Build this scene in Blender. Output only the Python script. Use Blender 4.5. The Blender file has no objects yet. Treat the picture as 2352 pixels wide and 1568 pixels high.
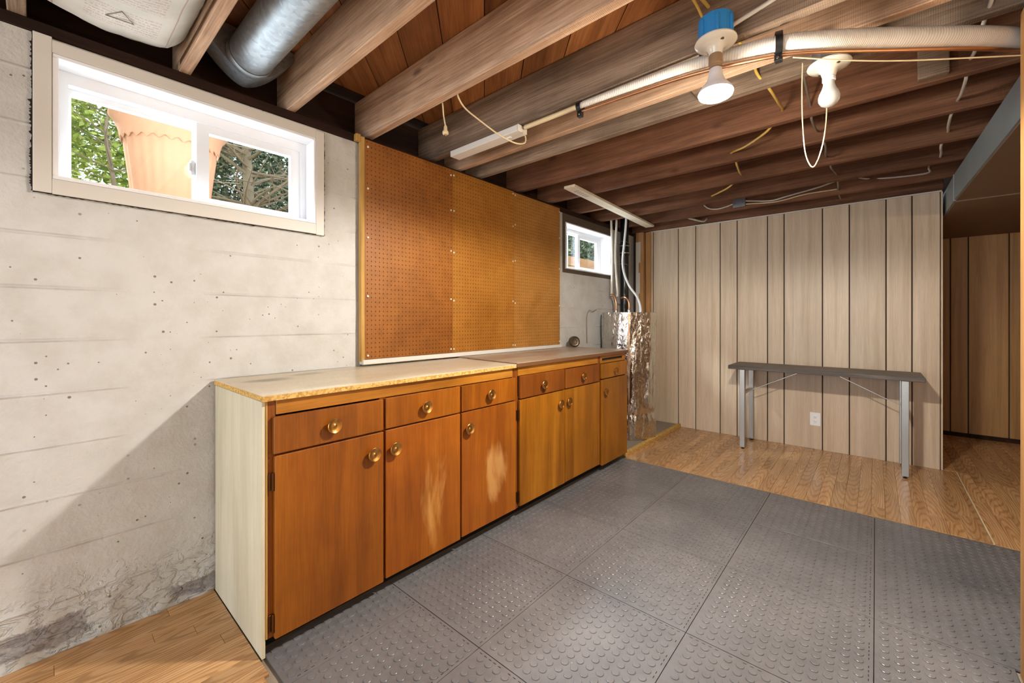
import bpy, bmesh, math, random
from mathutils import Vector, noise
R = random.Random(7)
SC = bpy.context.scene
COL = SC.collection

# ------------------------------------------------------------------ camera
CAM_H = 1.19
YAW = math.radians(41.163)              # angle from +X (along the window wall) to the viewing direction
cd = bpy.data.cameras.new('camera'); cam = bpy.data.objects.new('camera', cd); COL.objects.link(cam)
cam.location = (0, 0, CAM_H)
cam.rotation_euler = (math.pi/2, 0, YAW - math.pi/2)
cd.sensor_fit = 'HORIZONTAL'; cd.sensor_width = 36
cd.lens = 955.6/2352*36
cd.shift_y = -(784-733)/2352
cd.clip_start = .02
SC.camera = cam

# ------------------------------------------------------------------ world, sun, daylight, exposure
W = bpy.data.worlds.new('sky'); SC.world = W; W.use_nodes = True
W.node_tree.nodes['Background'].inputs[0].default_value = (.80, .90, 1.0, 1)
W.node_tree.nodes['Background'].inputs[1].default_value = 1.8

def lamp(name, kind, loc, energy, color, rot=(0, 0, 0), size=None, size_y=None):
    d = bpy.data.lights.new(name, kind); o = bpy.data.objects.new(name, d); COL.objects.link(o)
    o.location = loc; o.rotation_euler = rot; d.energy = energy; d.color = color
    if kind == 'AREA':
        d.shape = 'RECTANGLE'; d.size = size; d.size_y = size_y
    elif kind == 'POINT': d.shadow_soft_size = size
    elif kind == 'SUN': d.angle = math.radians(10)
    return o
DAY = (.86, .93, 1.0)
lamp('sun', 'SUN', (0, 8, 8), 8.0, (.90, .94, 1.0), Vector((.50, -.83, -1.0)).to_track_quat('-Z', 'Y').to_euler())
lamp('daylight_window_front', 'AREA', (.50, 2.47, 2.06), 14, DAY, (math.radians(-84), 0, 0), 1.0, .5)
lamp('daylight_window_back', 'AREA', (3.70, 2.47, 2.04), 16, DAY, (math.radians(-84), 0, 0), 1.0, .5)
lamp('fill_behind_camera', 'AREA', (-2.42, 1.0, 1.05), 30, (.88, .94, 1.0), (0, math.radians(-90), 0), 1.9, 1.9)  # soft fill added behind the camera; no door is known there
BULB = (1.615, .4354, 1.972)
o_ = lamp('ceiling_bulb_light', 'SPOT', BULB, 142, (1.0, .945, .87)); o_.data.spot_size = math.radians(177); o_.data.spot_blend = .2; o_.data.shadow_soft_size = .05
lamp('ceiling_bulb_glow', 'POINT', BULB, 27, (1.0, .92, .80), size=.05)
lamp('annex_fill_light', 'POINT', (3.6, -1.7, 1.9), 12, (1.0, .82, .6), size=.08)  # unseen fill lamp added to brighten the dark far room
SC.view_settings.view_transform = 'Standard'; SC.view_settings.look = 'None'
SC.view_settings.gamma = 1; SC.view_settings.use_curve_mapping = False
SC.view_settings.exposure = 0.52

# ------------------------------------------------------------------ mesh helpers
def catmull(pts, n=8):
    pts = [Vector(p) for p in pts]
    if len(pts) < 3 or n < 2: return pts
    out = []; P = [2*pts[0]-pts[1]] + pts + [2*pts[-1]-pts[-2]]
    for i in range(1, len(P)-2):
        a, b, c, d = P[i-1], P[i], P[i+1], P[i+2]
        for k in range(n):
            t = k/n
            out.append(.5*((2*b)+(c-a)*t+(2*a-5*b+4*c-d)*t*t+(3*b-a-3*c+d)*t**3))
    out.append(pts[-1]); return out

class MB:
    def __init__(s): s.v = []; s.f = []
    def add(s, vs, fs):
        o = len(s.v); s.v += [tuple(x) for x in vs]; s.f += [tuple(i+o for i in f) for f in fs]; return s
    def box(s, x0, x1, y0, y1, z0, z1, c=0):
        if c:
            pts = []
            for X, sx in ((x0, 1), (x1, -1)):
                for Y, sy in ((y0, 1), (y1, -1)):
                    for Z, sz in ((z0, 1), (z1, -1)):
                        pts += [(X, Y+sy*c, Z+sz*c), (X+sx*c, Y, Z+sz*c), (X+sx*c, Y+sy*c, Z)]
            return s.hull(pts)
        v = [(x, y, z) for x in (x0, x1) for y in (y0, y1) for z in (z0, z1)]
        return s.add(v, [(0, 1, 3, 2), (4, 6, 7, 5), (0, 4, 5, 1), (2, 3, 7, 6), (0, 2, 6, 4), (1, 5, 7, 3)])
    def hull(s, pts):
        bm = bmesh.new()
        for p in pts: bm.verts.new(p)
        bmesh.ops.convex_hull(bm, input=bm.verts)
        bmesh.ops.dissolve_limit(bm, angle_limit=.01, verts=bm.verts, edges=bm.edges)
        bm.verts.index_update()
        s.add([tuple(v.co) for v in bm.verts], [tuple(v.index for v in f.verts) for f in bm.faces]); bm.free(); return s
    def prism(s, poly, z0, z1):
        n = len(poly); a = sum(poly[i][0]*poly[(i+1) % n][1]-poly[(i+1) % n][0]*poly[i][1] for i in range(n))
        if a < 0: poly = poly[::-1]
        v = [(x, y, z0) for x, y in poly]+[(x, y, z1) for x, y in poly]
        return s.add(v, [tuple(range(n-1, -1, -1)), tuple(range(n, 2*n))]+[(i, (i+1) % n, n+(i+1) % n, n+i) for i in range(n)])
    def tube(s, pts, r, seg=8, n=8, caps=True):
        P = catmull(pts, n); m = len(P)
        rr = r if callable(r) else (lambda t: r)
        up = None; vs = []
        for i, p in enumerate(P):
            t = (P[min(i+1, m-1)]-P[max(i-1, 0)]).normalized()
            if up is None:
                up = Vector((0, 0, 1)) if abs(t.z) < .9 else Vector((1, 0, 0))
            u = (up-t*up.dot(t)).normalized(); w = t.cross(u); up = u
            R_ = rr(i/(m-1))
            for k in range(seg):
                a = 2*math.pi*k/seg; vs.append(p+u*(R_*math.cos(a))+w*(R_*math.sin(a)))
        fs = [(i*seg+k, i*seg+(k+1) % seg, (i+1)*seg+(k+1) % seg, (i+1)*seg+k) for i in range(m-1) for k in range(seg)]
        if caps: fs += [tuple(range(seg-1, -1, -1)), tuple((m-1)*seg+k for k in range(seg))]
        return s.add(vs, fs)
    def lathe(s, prof, org, axis=(0, 0, 1), seg=24, rad=None, cap=True):
        ax = Vector(axis).normalized(); u = ax.orthogonal().normalized(); w = ax.cross(u); org = Vector(org); vs = []
        for j, (r, h) in enumerate(prof):
            for k in range(seg):
                a = 2*math.pi*k/seg; q = rad(a, j, r, h) if rad else (r, h)
                vs.append(org+ax*q[1]+u*(q[0]*math.cos(a))+w*(q[0]*math.sin(a)))
        m = len(prof)
        fs = [(i*seg+k, i*seg+(k+1) % seg, (i+1)*seg+(k+1) % seg, (i+1)*seg+k) for i in range(m-1) for k in range(seg)]
        if cap: fs += [tuple(range(seg-1, -1, -1)), tuple((m-1)*seg+k for k in range(seg))]
        return s.add(vs, fs)
    def plank(s, p, q, w, t, up=(0, 0, 1)):
        p, q = Vector(p), Vector(q); d = (q-p).normalized(); side = d.cross(Vector(up)).normalized()*w/2; u = side.cross(d).normalized()*t/2
        return s.hull([x+sx*side+su*u for x in (p, q) for sx in (-1, 1) for su in (-1, 1)])

ORG = {}
def obj(name, mb, mat, parent=None, smooth=0, loc=None):
    vs = [Vector(v) for v in mb.v]
    if loc is None:
        lo = [min(v[i] for v in vs) for i in range(3)]; hi = [max(v[i] for v in vs) for i in range(3)]
        loc = Vector(((lo[0]+hi[0])/2, (lo[1]+hi[1])/2, lo[2]))
    loc = Vector(loc)
    me = bpy.data.meshes.new(name); me.from_pydata([v-loc for v in vs], [], mb.f)
    bm = bmesh.new(); bm.from_mesh(me); bmesh.ops.recalc_face_normals(bm, faces=bm.faces); bm.to_mesh(me); bm.free()
    me.materials.append(mat)
    if smooth:
        me.polygons.foreach_set('use_smooth', [True]*len(me.polygons))
        me.set_sharp_from_angle(angle=math.radians(smooth))
    o = bpy.data.objects.new(name, me); COL.objects.link(o); put(o, loc, parent); return o
def put(o, loc, parent):
    ORG[o.name] = Vector(loc)
    if parent: o.parent = parent; o.location = Vector(loc)-ORG[parent.name]
    else: o.location = loc
def tag(o, label, cat, group=None, kind=None):
    o['label'] = label; o['category'] = cat
    if group: o['group'] = group
    if kind: o['kind'] = kind
    return o
def thing(name, label, cat, loc, group=None):
    o = bpy.data.objects.new(name, None); COL.objects.link(o); o.empty_display_size = .1; put(o, loc, None)
    return tag(o, label, cat, group)
def struct(o, label=None, cat=None):
    o['kind'] = 'structure'
    if label: o['label'] = label
    if cat: o['category'] = cat
    return o
def structE(name, loc, label=None):
    o = bpy.data.objects.new(name, None); COL.objects.link(o); put(o, loc, None); return struct(o, label)
def B(*a, c=0): return MB().box(*a, c=c)

# ------------------------------------------------------------------ materials
def lin(c): return tuple(((x/255)/12.92 if x/255 <= .04045 else ((x/255+.055)/1.055)**2.4) for x in c)+(1,)
class MT:
    def __init__(s, name, rough=.6, metal=0, spec=.5):
        s.m = bpy.data.materials.new(name); s.m.use_nodes = True; s.t = s.m.node_tree
        s.b = s.t.nodes['Principled BSDF']; s.b.inputs['Roughness'].default_value = rough; s.b.inputs['Metallic'].default_value = metal
        s.b.inputs['Specular IOR Level'].default_value = spec
    def n(s, typ, ins=None, **kw):
        nd = s.t.nodes.new('ShaderNode'+typ)
        for k, v in kw.items(): setattr(nd, k, v)
        for k, v in (ins or {}).items(): s.set(nd.inputs[k], v)
        return nd
    def set(s, inp, v):
        if isinstance(v, bpy.types.NodeSocket): s.t.links.new(v, inp)
        else: inp.default_value = v
    def math(s, op, a, b=0, clamp=False):
        nd = s.n('Math', {0: a, 1: b}, operation=op); nd.use_clamp = clamp; return nd.outputs[0]
    def mix(s, fac, a, b, blend='MIX'):
        nd = s.n('MixRGB', blend_type=blend); s.set(nd.inputs[0], fac); s.set(nd.inputs[1], a); s.set(nd.inputs[2], b); return nd.outputs[0]
    def ramp(s, v, stops):
        nd = s.n('ValToRGB', {0: v}); e = nd.color_ramp.elements
        while len(e) < len(stops): e.new(.5)
        for el, (p, c) in zip(e, stops):
            el.position = p; el.color = c if len(c) == 4 else lin(c)
        return nd.outputs[0]
    def coord(s, which='Object', rnd=True):
        c = s.n('TexCoord').outputs[which] if which != 'Position' else s.n('NewGeometry').outputs['Position']
        if rnd:
            r = s.n('ObjectInfo').outputs['Random']; k = s.n('CombineXYZ', {0: s.math('MULTIPLY', r, 31.7), 1: s.math('MULTIPLY', r, 57.3), 2: s.math('MULTIPLY', r, 83.1)})
            c = s.n('VectorMath', {0: c, 1: k.outputs[0]}, operation='ADD').outputs[0]
        return c
    def mapped(s, c, scale):
        return s.n('Mapping', {'Vector': c, 'Scale': scale}).outputs[0]
    def noise(s, c, scale, detail=3, rough=.55, dist=0):
        return s.n('TexNoise', {'Vector': c, 'Scale': scale, 'Detail': detail, 'Roughness': rough, 'Distortion': dist}).outputs['Fac']
    def bump(s, h, strength=.2, dist=.01, prev=None):
        nd = s.n('Bump', {'Height': h, 'Strength': strength, 'Distance': dist})
        if prev: s.set(nd.inputs['Normal'], prev)
        return nd.outputs[0]
    def color(s, c): s.set(s.b.inputs['Base Color'], c); return s
    def normal(s, n_): s.set(s.b.inputs['Normal'], n_); return s
    def rough(s, r): s.set(s.b.inputs['Roughness'], r); return s
def srange(m, v, a, b):   # smooth 0..1 as v goes a..b
    nd = m.n('MapRange', {0: v, 1: a, 2: b}, interpolation_type='SMOOTHSTEP'); return nd.outputs[0]

def plain(name, c, rough=.6, metal=0, spec=.5, var=.08, scale=30, bump=0, bscale=200):
    m = MT(name, rough, metal, spec); co = m.coord()
    nz = m.noise(co, scale, 4)
    c = lin(c)
    m.color(m.mix(nz, tuple(x*(1-var) for x in c[:3])+(1,), tuple(min(1, x*(1+var)) for x in c[:3])+(1,)))
    if bump: m.normal(m.bump(m.noise(co, bscale, 3), bump, .002))
    return m.m

def wood(name, dark, mid, light, axis='X', cross=16, along=.8, rough=.55, bump=.15, fiber=.35, saw=0, blotch=.25, knots=False, spec=.4, var=.25, wear=None):
    m = MT(name, rough, 0, spec); c = m.coord()
    def sc(al, cr): return tuple(al if a == axis else cr for a in 'XYZ')
    g = m.noise(m.mapped(c, sc(along, cross)), 1, 6, .62, .7)
    col = m.ramp(g, [(.28, dark), (.5, mid), (.74, light)])
    f = m.noise(m.mapped(c, sc(5, 190)), 1, 2, .6)
    col = m.mix(fiber, col, m.mix(1, col, m.ramp(f, [(.3, (120, 110, 100)), (.65, (255, 255, 255))]), 'MULTIPLY'))
    b = m.noise(c, 2.6, 4, .6)
    col = m.mix(blotch, col, m.mix(1, col, m.ramp(b, [(.3, (105, 95, 90)), (.62, (255, 255, 255))]), 'MULTIPLY'))
    if knots:
        vo = m.n('TexVoronoi', {'Vector': m.mapped(c, sc(2.2, 5.5)), 'Scale': 1.0})
        k = m.math('SUBTRACT', 1, srange(m, vo.outputs['Distance'], .04, .12))
        col = m.mix(m.math('MULTIPLY', k, .6), col, lin((62, 38, 24)))
    if wear:
        wz = m.noise(m.mapped(c, sc(1.8, 5)), 1, 4, .6, .5)
        sp = m.n('SeparateXYZ', {0: m.coord('Object', False)}); px_, pz_, rx_, rz_ = wear[0]
        dd = m.math('ADD', m.math('POWER', m.math('DIVIDE', m.math('SUBTRACT', sp.outputs[0], px_), rx_), 2), m.math('POWER', m.math('DIVIDE', m.math('SUBTRACT', sp.outputs[2], pz_), rz_), 2))
        fac = srange(m, m.math('ADD', dd, m.math('MULTIPLY', m.math('SUBTRACT', wz, .5), 7)), 1.0, -.3)
        col = m.mix(m.math('MULTIPLY', fac, wear[1]), col, lin(wear[2]))
    rnd = m.n('ObjectInfo').outputs['Random']
    hs = m.n('HueSaturation', {'Color': col, 'Value': m.math('ADD', m.math('MULTIPLY', rnd, var), 1-var/2)})
    m.color(hs.outputs[0])
    h = m.math('ADD', m.math('MULTIPLY', f, .5), m.math('MULTIPLY', g, .6))
    if saw:
        wv = m.n('TexWave', {'Vector': m.mapped(c, sc(1, .15)), 'Scale': 52, 'Distortion': 1.2, 'Detail': 2}, wave_type='BANDS', bands_direction=axis)
        h = m.math('ADD', h, m.math('MULTIPLY', wv.outputs['Fac'], saw))
    m.normal(m.bump(h, bump, .006)); return m.m

M = {}
M['joist'] = wood('joist_lumber', (142, 108, 82), (206, 168, 136), (236, 204, 174), 'Y', 13, .7, .78, .25, .45, .55, .3, True, .2, .22)
M['joist_grey'] = wood('aged_joist_lumber', (104, 86, 70), (154, 132, 112), (194, 170, 148), 'Y', 13, .7, .8, .25, .5, .5, .4, True, .2, .1)
M['joist_red'] = wood('reddish_joist_lumber', (88, 57, 40), (128, 88, 64), (158, 114, 86), 'Y', 13, .7, .75, .2, .4, .3, .35, True, .22, .2)
M['rim'] = wood('dark_rim_lumber', (34, 20, 14), (58, 36, 25), (84, 54, 38), 'X', 12, .8, .8, .2, .4, 0, .5, False, .2, .2)
M['subfloor'] = wood('subfloor_board', (104, 62, 32), (150, 94, 50), (180, 120, 70), 'X', 10, .7, .65, .18, .4, 0, .35, False, .3, .35)
M['insul_strip'] = wood('raw_pine', (204, 176, 132), (224, 200, 160), (236, 216, 182), 'X', 14, .8, .7, .12, .3, 0, .2, False, .3, .1)
M['pale_board'] = wood('pale_primed_pine', (226, 212, 182), (240, 230, 206), (246, 240, 222), 'X', 14, .8, .7, .08, .2, 0, .1, False, .3, .05)
M['pine_z'] = wood('raw_pine_upright', (170, 120, 72), (196, 148, 96), (214, 172, 122), 'Z', 14, .8, .7, .12, .3, 0, .25, False, .3, .1)
M['cab_door'] = wood('amber_birch_veneer', (120, 63, 8), (152, 84, 14), (172, 104, 24), 'Z', 7, .6, .38, .05, .28, 0, .3, False, .45, .12)
M['cab_worn'] = wood('worn_birch_veneer', (126, 64, 10), (160, 86, 17), (180, 108, 28), 'Z', 7, .6, .42, .05, .28, 0, .3, False, .4, .1, ((.075, .33, .075, .26), .62, (216, 160, 88)))
M['cab_worn2'] = wood('scuffed_birch_veneer', (126, 64, 10), (160, 86, 17), (180, 108, 28), 'Z', 7, .6, .42, .05, .28, 0, .3, False, .4, .1, ((.06, .27, .08, .16), .62, (218, 166, 98)))
M['cab_yellow'] = wood('golden_birch_veneer', (132, 78, 10), (166, 102, 18), (186, 124, 32), 'Z', 7, .6, .38, .05, .28, 0, .25, False, .45, .1)
M['cab_rail'] = wood('amber_birch_rail', (152, 92, 22), (182, 118, 34), (204, 144, 58), 'X', 9, 1.2, .4, .05, .28, 0, .3, False, .45, .12)
M['cab_stile'] = wood('dark_birch_stile', (108, 54, 10), (136, 72, 16), (156, 90, 26), 'Z', 9, .8, .42, .05, .28, 0, .25, False, .4, .08)
M['cab_side'] = wood('painted_plywood', (192, 182, 152), (214, 206, 180), (226, 219, 197), 'Z', 5, .5, .6, .06, .12, 0, .12, False, .35, .05)
M['peg1'] = None
M['grey_wood'] = wood('grey_stained_wood', (74, 66, 60), (104, 95, 88), (134, 124, 114), 'Y', 18, 1.2, .5, .1, .4, 0, .2, False, .4, .05)
M['post'] = wood('varnished_jamb', (150, 104, 54), (184, 136, 80), (204, 158, 100), 'Z', 10, .7, .5, .08, .3, 0, .2, False, .4, .1)

def laminate(name):
    m = MT(name, .28, 0, .5); c = m.coord(); oc = m.coord('Object', False)
    rr = m.n('ObjectInfo').outputs['Random']
    off = m.n('CombineXYZ', {0: m.math('MULTIPLY', m.math('SUBTRACT', rr, .5), 1.6), 1: m.math('MULTIPLY', m.math('SUBTRACT', m.math('FRACT', m.math('MULTIPLY', rr, 17.3)), .5), .07), 2: .01})
    oc = m.n('VectorMath', {0: oc, 1: off.outputs[0]}, operation='ADD').outputs[0]
    wv = m.n('TexWave', {'Vector': m.mapped(oc, (.09, 1.0, 1.0)), 'Scale': 30, 'Distortion': 4, 'Detail': 3, 'Detail Scale': 1.2, 'Detail Roughness': .6}, wave_type='RINGS', rings_direction='Z')
    g = m.noise(m.mapped(c, (1.4, 22, 22)), 1, 5, .6, .4)
    col = m.ramp(g, [(.25, (178, 132, 84)), (.5, (202, 156, 106)), (.75, (216, 174, 126))])
    col = m.mix(.42, col, m.mix(1, col, m.ramp(wv.outputs['Fac'], [(.1, (168, 138, 108)), (.5, (255, 255, 255))]), 'MULTIPLY'))
    f = m.noise(m.mapped(c, (6, 240, 240)), 1, 2)
    col = m.mix(.3, col, m.mix(1, col, m.ramp(f, [(.35, (150, 130, 110)), (.6, (255, 255, 255))]), 'MULTIPLY'))
    rnd = m.n('ObjectInfo').outputs['Random']
    m.color(m.n('HueSaturation', {'Color': col, 'Value': m.math('ADD', m.math('MULTIPLY', rnd, .34), .84)}).outputs[0])
    m.rough(m.math('ADD', m.math('MULTIPLY', g, .12), .13))
    m.normal(m.bump(f, .04, .002)); return m.m
M['laminate'] = laminate('oak_laminate')

def panel_mat(name, a, b, c_):
    m = MT(name, .42, 0, .4); c = m.coord()
    g = m.noise(m.mapped(c, (24, 24, .9)), 1, 5, .6, .5); f = m.noise(m.mapped(c, (260, 260, 9)), 1, 2)
    col = m.ramp(g, [(.25, a), (.5, b), (.75, c_)])
    col = m.mix(.16, col, m.mix(1, col, m.ramp(f, [(.3, (150, 140, 130)), (.6, (255, 255, 255))]), 'MULTIPLY'))
    rnd = m.n('ObjectInfo').outputs['Random']
    m.color(m.n('HueSaturation', {'Color': col, 'Value': m.math('ADD', m.math('MULTIPLY', rnd, .10), .95)}).outputs[0])
    m.normal(m.bump(f, .05, .002)); return m.m
M['panel'] = panel_mat('pale_wall_panelling', (188, 166, 138), (208, 187, 160), (220, 202, 176))
M['panel_far'] = panel_mat('amber_wall_panelling', (150, 108, 62), (172, 130, 80), (188, 146, 94))
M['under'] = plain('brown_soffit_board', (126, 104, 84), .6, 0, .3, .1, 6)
M['groove'] = plain('panel_groove', (62, 46, 34), .8)

def concrete():
    m = MT('painted_concrete', .75, 0, .25); p = m.coord('Position', False)
    big = m.noise(p, 1.6, 4); mid = m.noise(p, 9, 5, .6); fine = m.noise(p, 70, 3, .6)
    col = m.ramp(big, [(.3, (194, 192, 187)), (.5, (200, 199, 195)), (.7, (205, 204, 202))])
    col = m.mix(.25, col, m.mix(1, col, m.ramp(mid, [(.35, (205, 196, 178)), (.6, (255, 255, 255))]), 'MULTIPLY'))
    vo = m.n('TexVoronoi', {'Vector': p, 'Scale': 38}); vc = m.n('SeparateColor', {0: vo.outputs['Color']})
    thr = m.math('MULTIPLY', m.math('POWER', vc.outputs[0], 3.2), .19)
    pit = m.math('LESS_THAN', vo.outputs['Distance'], thr)
    dens = srange(m, m.noise(p, 2.4, 2), .30, .45)
    pit = m.math('MULTIPLY', pit, dens)
    col = m.mix(m.math('MULTIPLY', pit, .8), col, lin((92, 84, 72)))
    sep = m.n('SeparateXYZ', {0: p}); X, Z = sep.outputs[0], sep.outputs[2]
    edge = m.math('ADD', m.math('MULTIPLY', m.math('SUBTRACT', mid, .5), .16), m.math('MULTIPLY', m.math('SUBTRACT', fine, .5), .03))
    def patch(x0, x1, z0, z1):
        a = m.math('MULTIPLY', srange(m, m.math('ADD', X, edge), x0-.015, x0+.015), srange(m, m.math('ADD', X, edge), x1+.015, x1-.015))
        zz = m.math('ADD', Z, m.math('MULTIPLY', edge, .5))
        b_ = m.math('MULTIPLY', srange(m, zz, z0-.006, z0+.006), srange(m, zz, z1+.006, z1-.006))
        return m.math('MULTIPLY', a, b_)
    pt = m.math('ADD', patch(-.6, .115, .03, .125), patch(.36, .60, .02, .085), True)
    col = m.mix(m.math('MULTIPLY', pt, .85), col, m.ramp(fine, [(.3, (118, 112, 112)), (.7, (158, 152, 150))]))
    m.color(col)
    h = m.math('ADD', m.math('MULTIPLY', mid, .6), m.math('MULTIPLY', fine, .45))
    fz = m.math('FRACT', m.math('ADD', m.math('DIVIDE', m.math('ADD', Z, m.math('MULTIPLY', m.math('SUBTRACT', big, .5), .01)), .186), .5))
    ridge = m.math('MULTIPLY', m.math('SUBTRACT', 1, srange(m, m.math('ABSOLUTE', m.math('SUBTRACT', fz, .5)), 0, .045)), srange(m, m.noise(m.mapped(p, (3, 3, .5)), 1, 4), .4, .62))
    h = m.math('ADD', h, m.math('MULTIPLY', ridge, .9))
    h = m.math('SUBTRACT', h, m.math('MULTIPLY', pit, .8)); h = m.math('SUBTRACT', h, m.math('MULTIPLY', pt, .5))
    low = srange(m, Z, .34, .04)
    flake = srange(m, m.noise(m.mapped(p, (1, 1, 1.5)), 17, 5, .6, .8), .46, .58)
    h = m.math('ADD', h, m.math('MULTIPLY', m.math('MULTIPLY', low, flake), 1.3))
    m.normal(m.bump(h, .65, .009)); return m.m
M['concrete'] = concrete()
M['mortar'] = plain('dark_mortar', (92, 80, 68), .9, 0, .2, .3, 40, .6, 90)
M['tar'] = plain('dark_gap_caulk', (46, 38, 30), .9, 0, .2, .3, 60, .5, 120)
M['slab'] = plain('grey_concrete_slab', (150, 138, 122), .85, 0, .2, .2, 12, .3, 80)
M['white_trim'] = plain('white_painted_trim', (212, 207, 198), .5, 0, .4, .02, 10)
M['vinyl'] = plain('white_vinyl', (240, 242, 245), .32, 0, .5, .01)
M['reveal'] = plain('white_reveal_board', (238, 238, 240), .4, 0, .5, .01)
M['chrome'] = plain('bright_steel', (200, 200, 200), .25, 1)
M['galv'] = None
M['black'] = plain('black_plastic', (24, 24, 25), .3, 0, .5, .1)
M['toe'] = plain('black_toe_kick', (26, 26, 30), .6, 0, .4, .3, 20)
M['white_enamel'] = plain('white_enamel', (232, 230, 222), .35, 0, .5, .02)
M['porcelain'] = plain('glazed_porcelain', (216, 210, 196), .15, 0, .6, .01)
M['bluebox'] = plain('blue_plastic_box', (40, 130, 196), .4, 0, .5, .06)
M['bronze'] = plain('brushed_bronze_knob', (206, 152, 84), .28, 1, .5, .1, 60)
M['hinge'] = plain('antique_hinge_metal', (96, 58, 26), .4, .8)
M['copper'] = plain('copper_pipe', (204, 150, 112), .32, 1, .5, .12, 40)
M['pvc'] = plain('grey_pvc', (202, 202, 200), .4, 0, .5, .04)
M['pvc_cream'] = plain('cream_pvc', (206, 198, 182), .45, 0, .5, .05)
M['abs'] = plain('black_abs', (22, 22, 24), .25, 0, .5, .1)
M['wire_white'] = plain('white_cable', (206, 200, 188), .45)
M['wire_yellow'] = plain('yellow_cable', (206, 172, 84), .45)
M['wire_grey'] = plain('grey_cable', (128, 118, 108), .5)
M['wire_cream'] = plain('cream_cord', (216, 196, 156), .5)
M['steel_leg'] = plain('brushed_steel', (176, 174, 168), .34, 1, .5, .05, 40, .1, 300)
M['plate'] = plain('white_outlet_plastic', (240, 240, 238), .35, 0, .5, .01)
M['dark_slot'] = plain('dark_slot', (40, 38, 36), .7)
M['terracotta'] = plain('pale_terracotta', (214, 160, 124), .8, 0, .2, .08, 8, .1, 60)
M['oldmetal'] = plain('tarnished_brass', (110, 96, 78), .42, .9, .5, .25, 40)
M['bulb_off'] = plain('opal_bulb', (190, 190, 189), .3, 0, .5, .01)
M['bulb_neck'] = plain('bulb_plastic_neck', (232, 230, 232), .4, 0, .5, .01)
M['extender'] = plain('socket_extender', (150, 122, 92), .5, 0, .4, .1)

def galv():
    m = MT('galvanised_steel', .42, .75, .5); c = m.coord()
    v = m.n('TexVoronoi', {'Vector': m.mapped(c, (60, 60, 60)), 'Scale': 1.0})
    s_ = m.n('SeparateColor', {0: v.outputs['Color']}); nz = m.noise(c, 6, 3)
    m.color(m.mix(m.math('MULTIPLY', s_.outputs[0], .5), lin((142, 150, 156)), lin((188, 194, 198))))
    m.rough(m.math('ADD', m.math('MULTIPLY', nz, .2), .34)); return m.m
M['galv'] = galv()
M['galv_matte'] = plain('dull_zinc_sheet', (150, 162, 166), .5, .3, .5, .12, 5)
def foil():
    m = MT('crinkled_foil', .2, 1, .5); c = m.coord()
    v = m.n('TexVoronoi', {'Vector': m.mapped(c, (26, 26, 15)), 'Scale': 1.0}, feature='DISTANCE_TO_EDGE')
    n1 = m.noise(m.mapped(c, (1, 1, .6)), 20, 3, .6, 1.5)
    m.color(m.mix(n1, lin((186, 180, 172)), lin((244, 242, 238))))
    h = m.math('ADD', m.math('MULTIPLY', v.outputs['Distance'], .9), n1)
    m.normal(m.bump(h, .5, .012)); m.rough(m.math('ADD', m.math('MULTIPLY', n1, .2), .1)); return m.m
M['foil'] = foil()
def pegmat(name, a, b, c_, stain=.4):
    m = MT(name, .5, 0, .4); c = m.coord()
    n1 = m.noise(c, 2.2, 5, .6, .5); n2 = m.noise(c, 14, 4, .6); n3 = m.noise(c, 220, 2)
    col = m.ramp(n1, [(.3, a), (.5, b), (.7, c_)])
    col = m.mix(stain, col, m.mix(1, col, m.ramp(n2, [(.3, (120, 100, 84)), (.55, (255, 255, 255))]), 'MULTIPLY'))
    col = m.mix(.25, col, m.mix(1, col, m.ramp(n3, [(.3, (140, 130, 120)), (.6, (255, 255, 255))]), 'MULTIPLY'))
    m.color(col); return m.m
M['peg1'] = pegmat('brown_hardboard', (132, 76, 18), (150, 90, 26), (160, 100, 34), .22)
M['peg2'] = pegmat('ochre_hardboard', (148, 92, 24), (164, 106, 34), (174, 118, 44), .15)
M['peg3'] = pegmat('pale_ochre_hardboard', (156, 104, 40), (172, 118, 52), (182, 130, 64), .12)
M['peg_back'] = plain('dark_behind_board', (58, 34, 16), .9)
M['furring'] = wood('yellow_furring', (170, 124, 56), (196, 152, 80), (212, 172, 104), 'Z', 14, .8, .65, .1, .3, 0, .2, False, .3, .05)
def chip(name, top):
    m = MT(name, .32, 0, .5); p = m.coord('Position', False)
    n1 = m.noise(m.mapped(p, (3, 9, 9)), 1, 5, .6, .6); n2 = m.noise(p, 90, 3)
    sep = m.n('SeparateXYZ', {0: p}); X, Y = sep.outputs[0], sep.outputs[1]
    if top == 'cream':
        col = m.ramp(n1, [(.3, (196, 179, 150)), (.55, (210, 195, 168)), (.75, (218, 206, 184))])
        def spot(cx_, cy_, rx, ry, k):
            dx = m.math('POWER', m.math('DIVIDE', m.math('SUBTRACT', X, cx_), rx), 2); dy = m.math('POWER', m.math('DIVIDE', m.math('SUBTRACT', Y, cy_), ry), 2)
            d = m.math('ADD', m.math('ADD', dx, dy), m.math('MULTIPLY', m.math('SUBTRACT', n1, .5), 2.2))
            return m.math('MULTIPLY', srange(m, d, 1.2, -.4), k)
        s_ = m.math('ADD', spot(.66, 1.98, .11, .06, .8), spot(.86, 2.06, .09, .05, .5), True)
        col = m.mix(s_, col, lin((84, 70, 44)))
    else:
        col = m.ramp(n1, [(.3, (140, 118, 97)), (.5, (168, 146, 123)), (.75, (190, 171, 150))])
    col = m.mix(.2, col, m.mix(1, col, m.ramp(n2, [(.3, (150, 130, 110)), (.6, (255, 255, 255))]), 'MULTIPLY'))
    m.color(col); m.rough(m.math('ADD', m.math('MULTIPLY', n1, .25), .22)); return m.m
M['top_cream'] = chip('cream_worktop', 'cream'); M['top_brown'] = chip('brown_worktop', 'brown')
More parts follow.
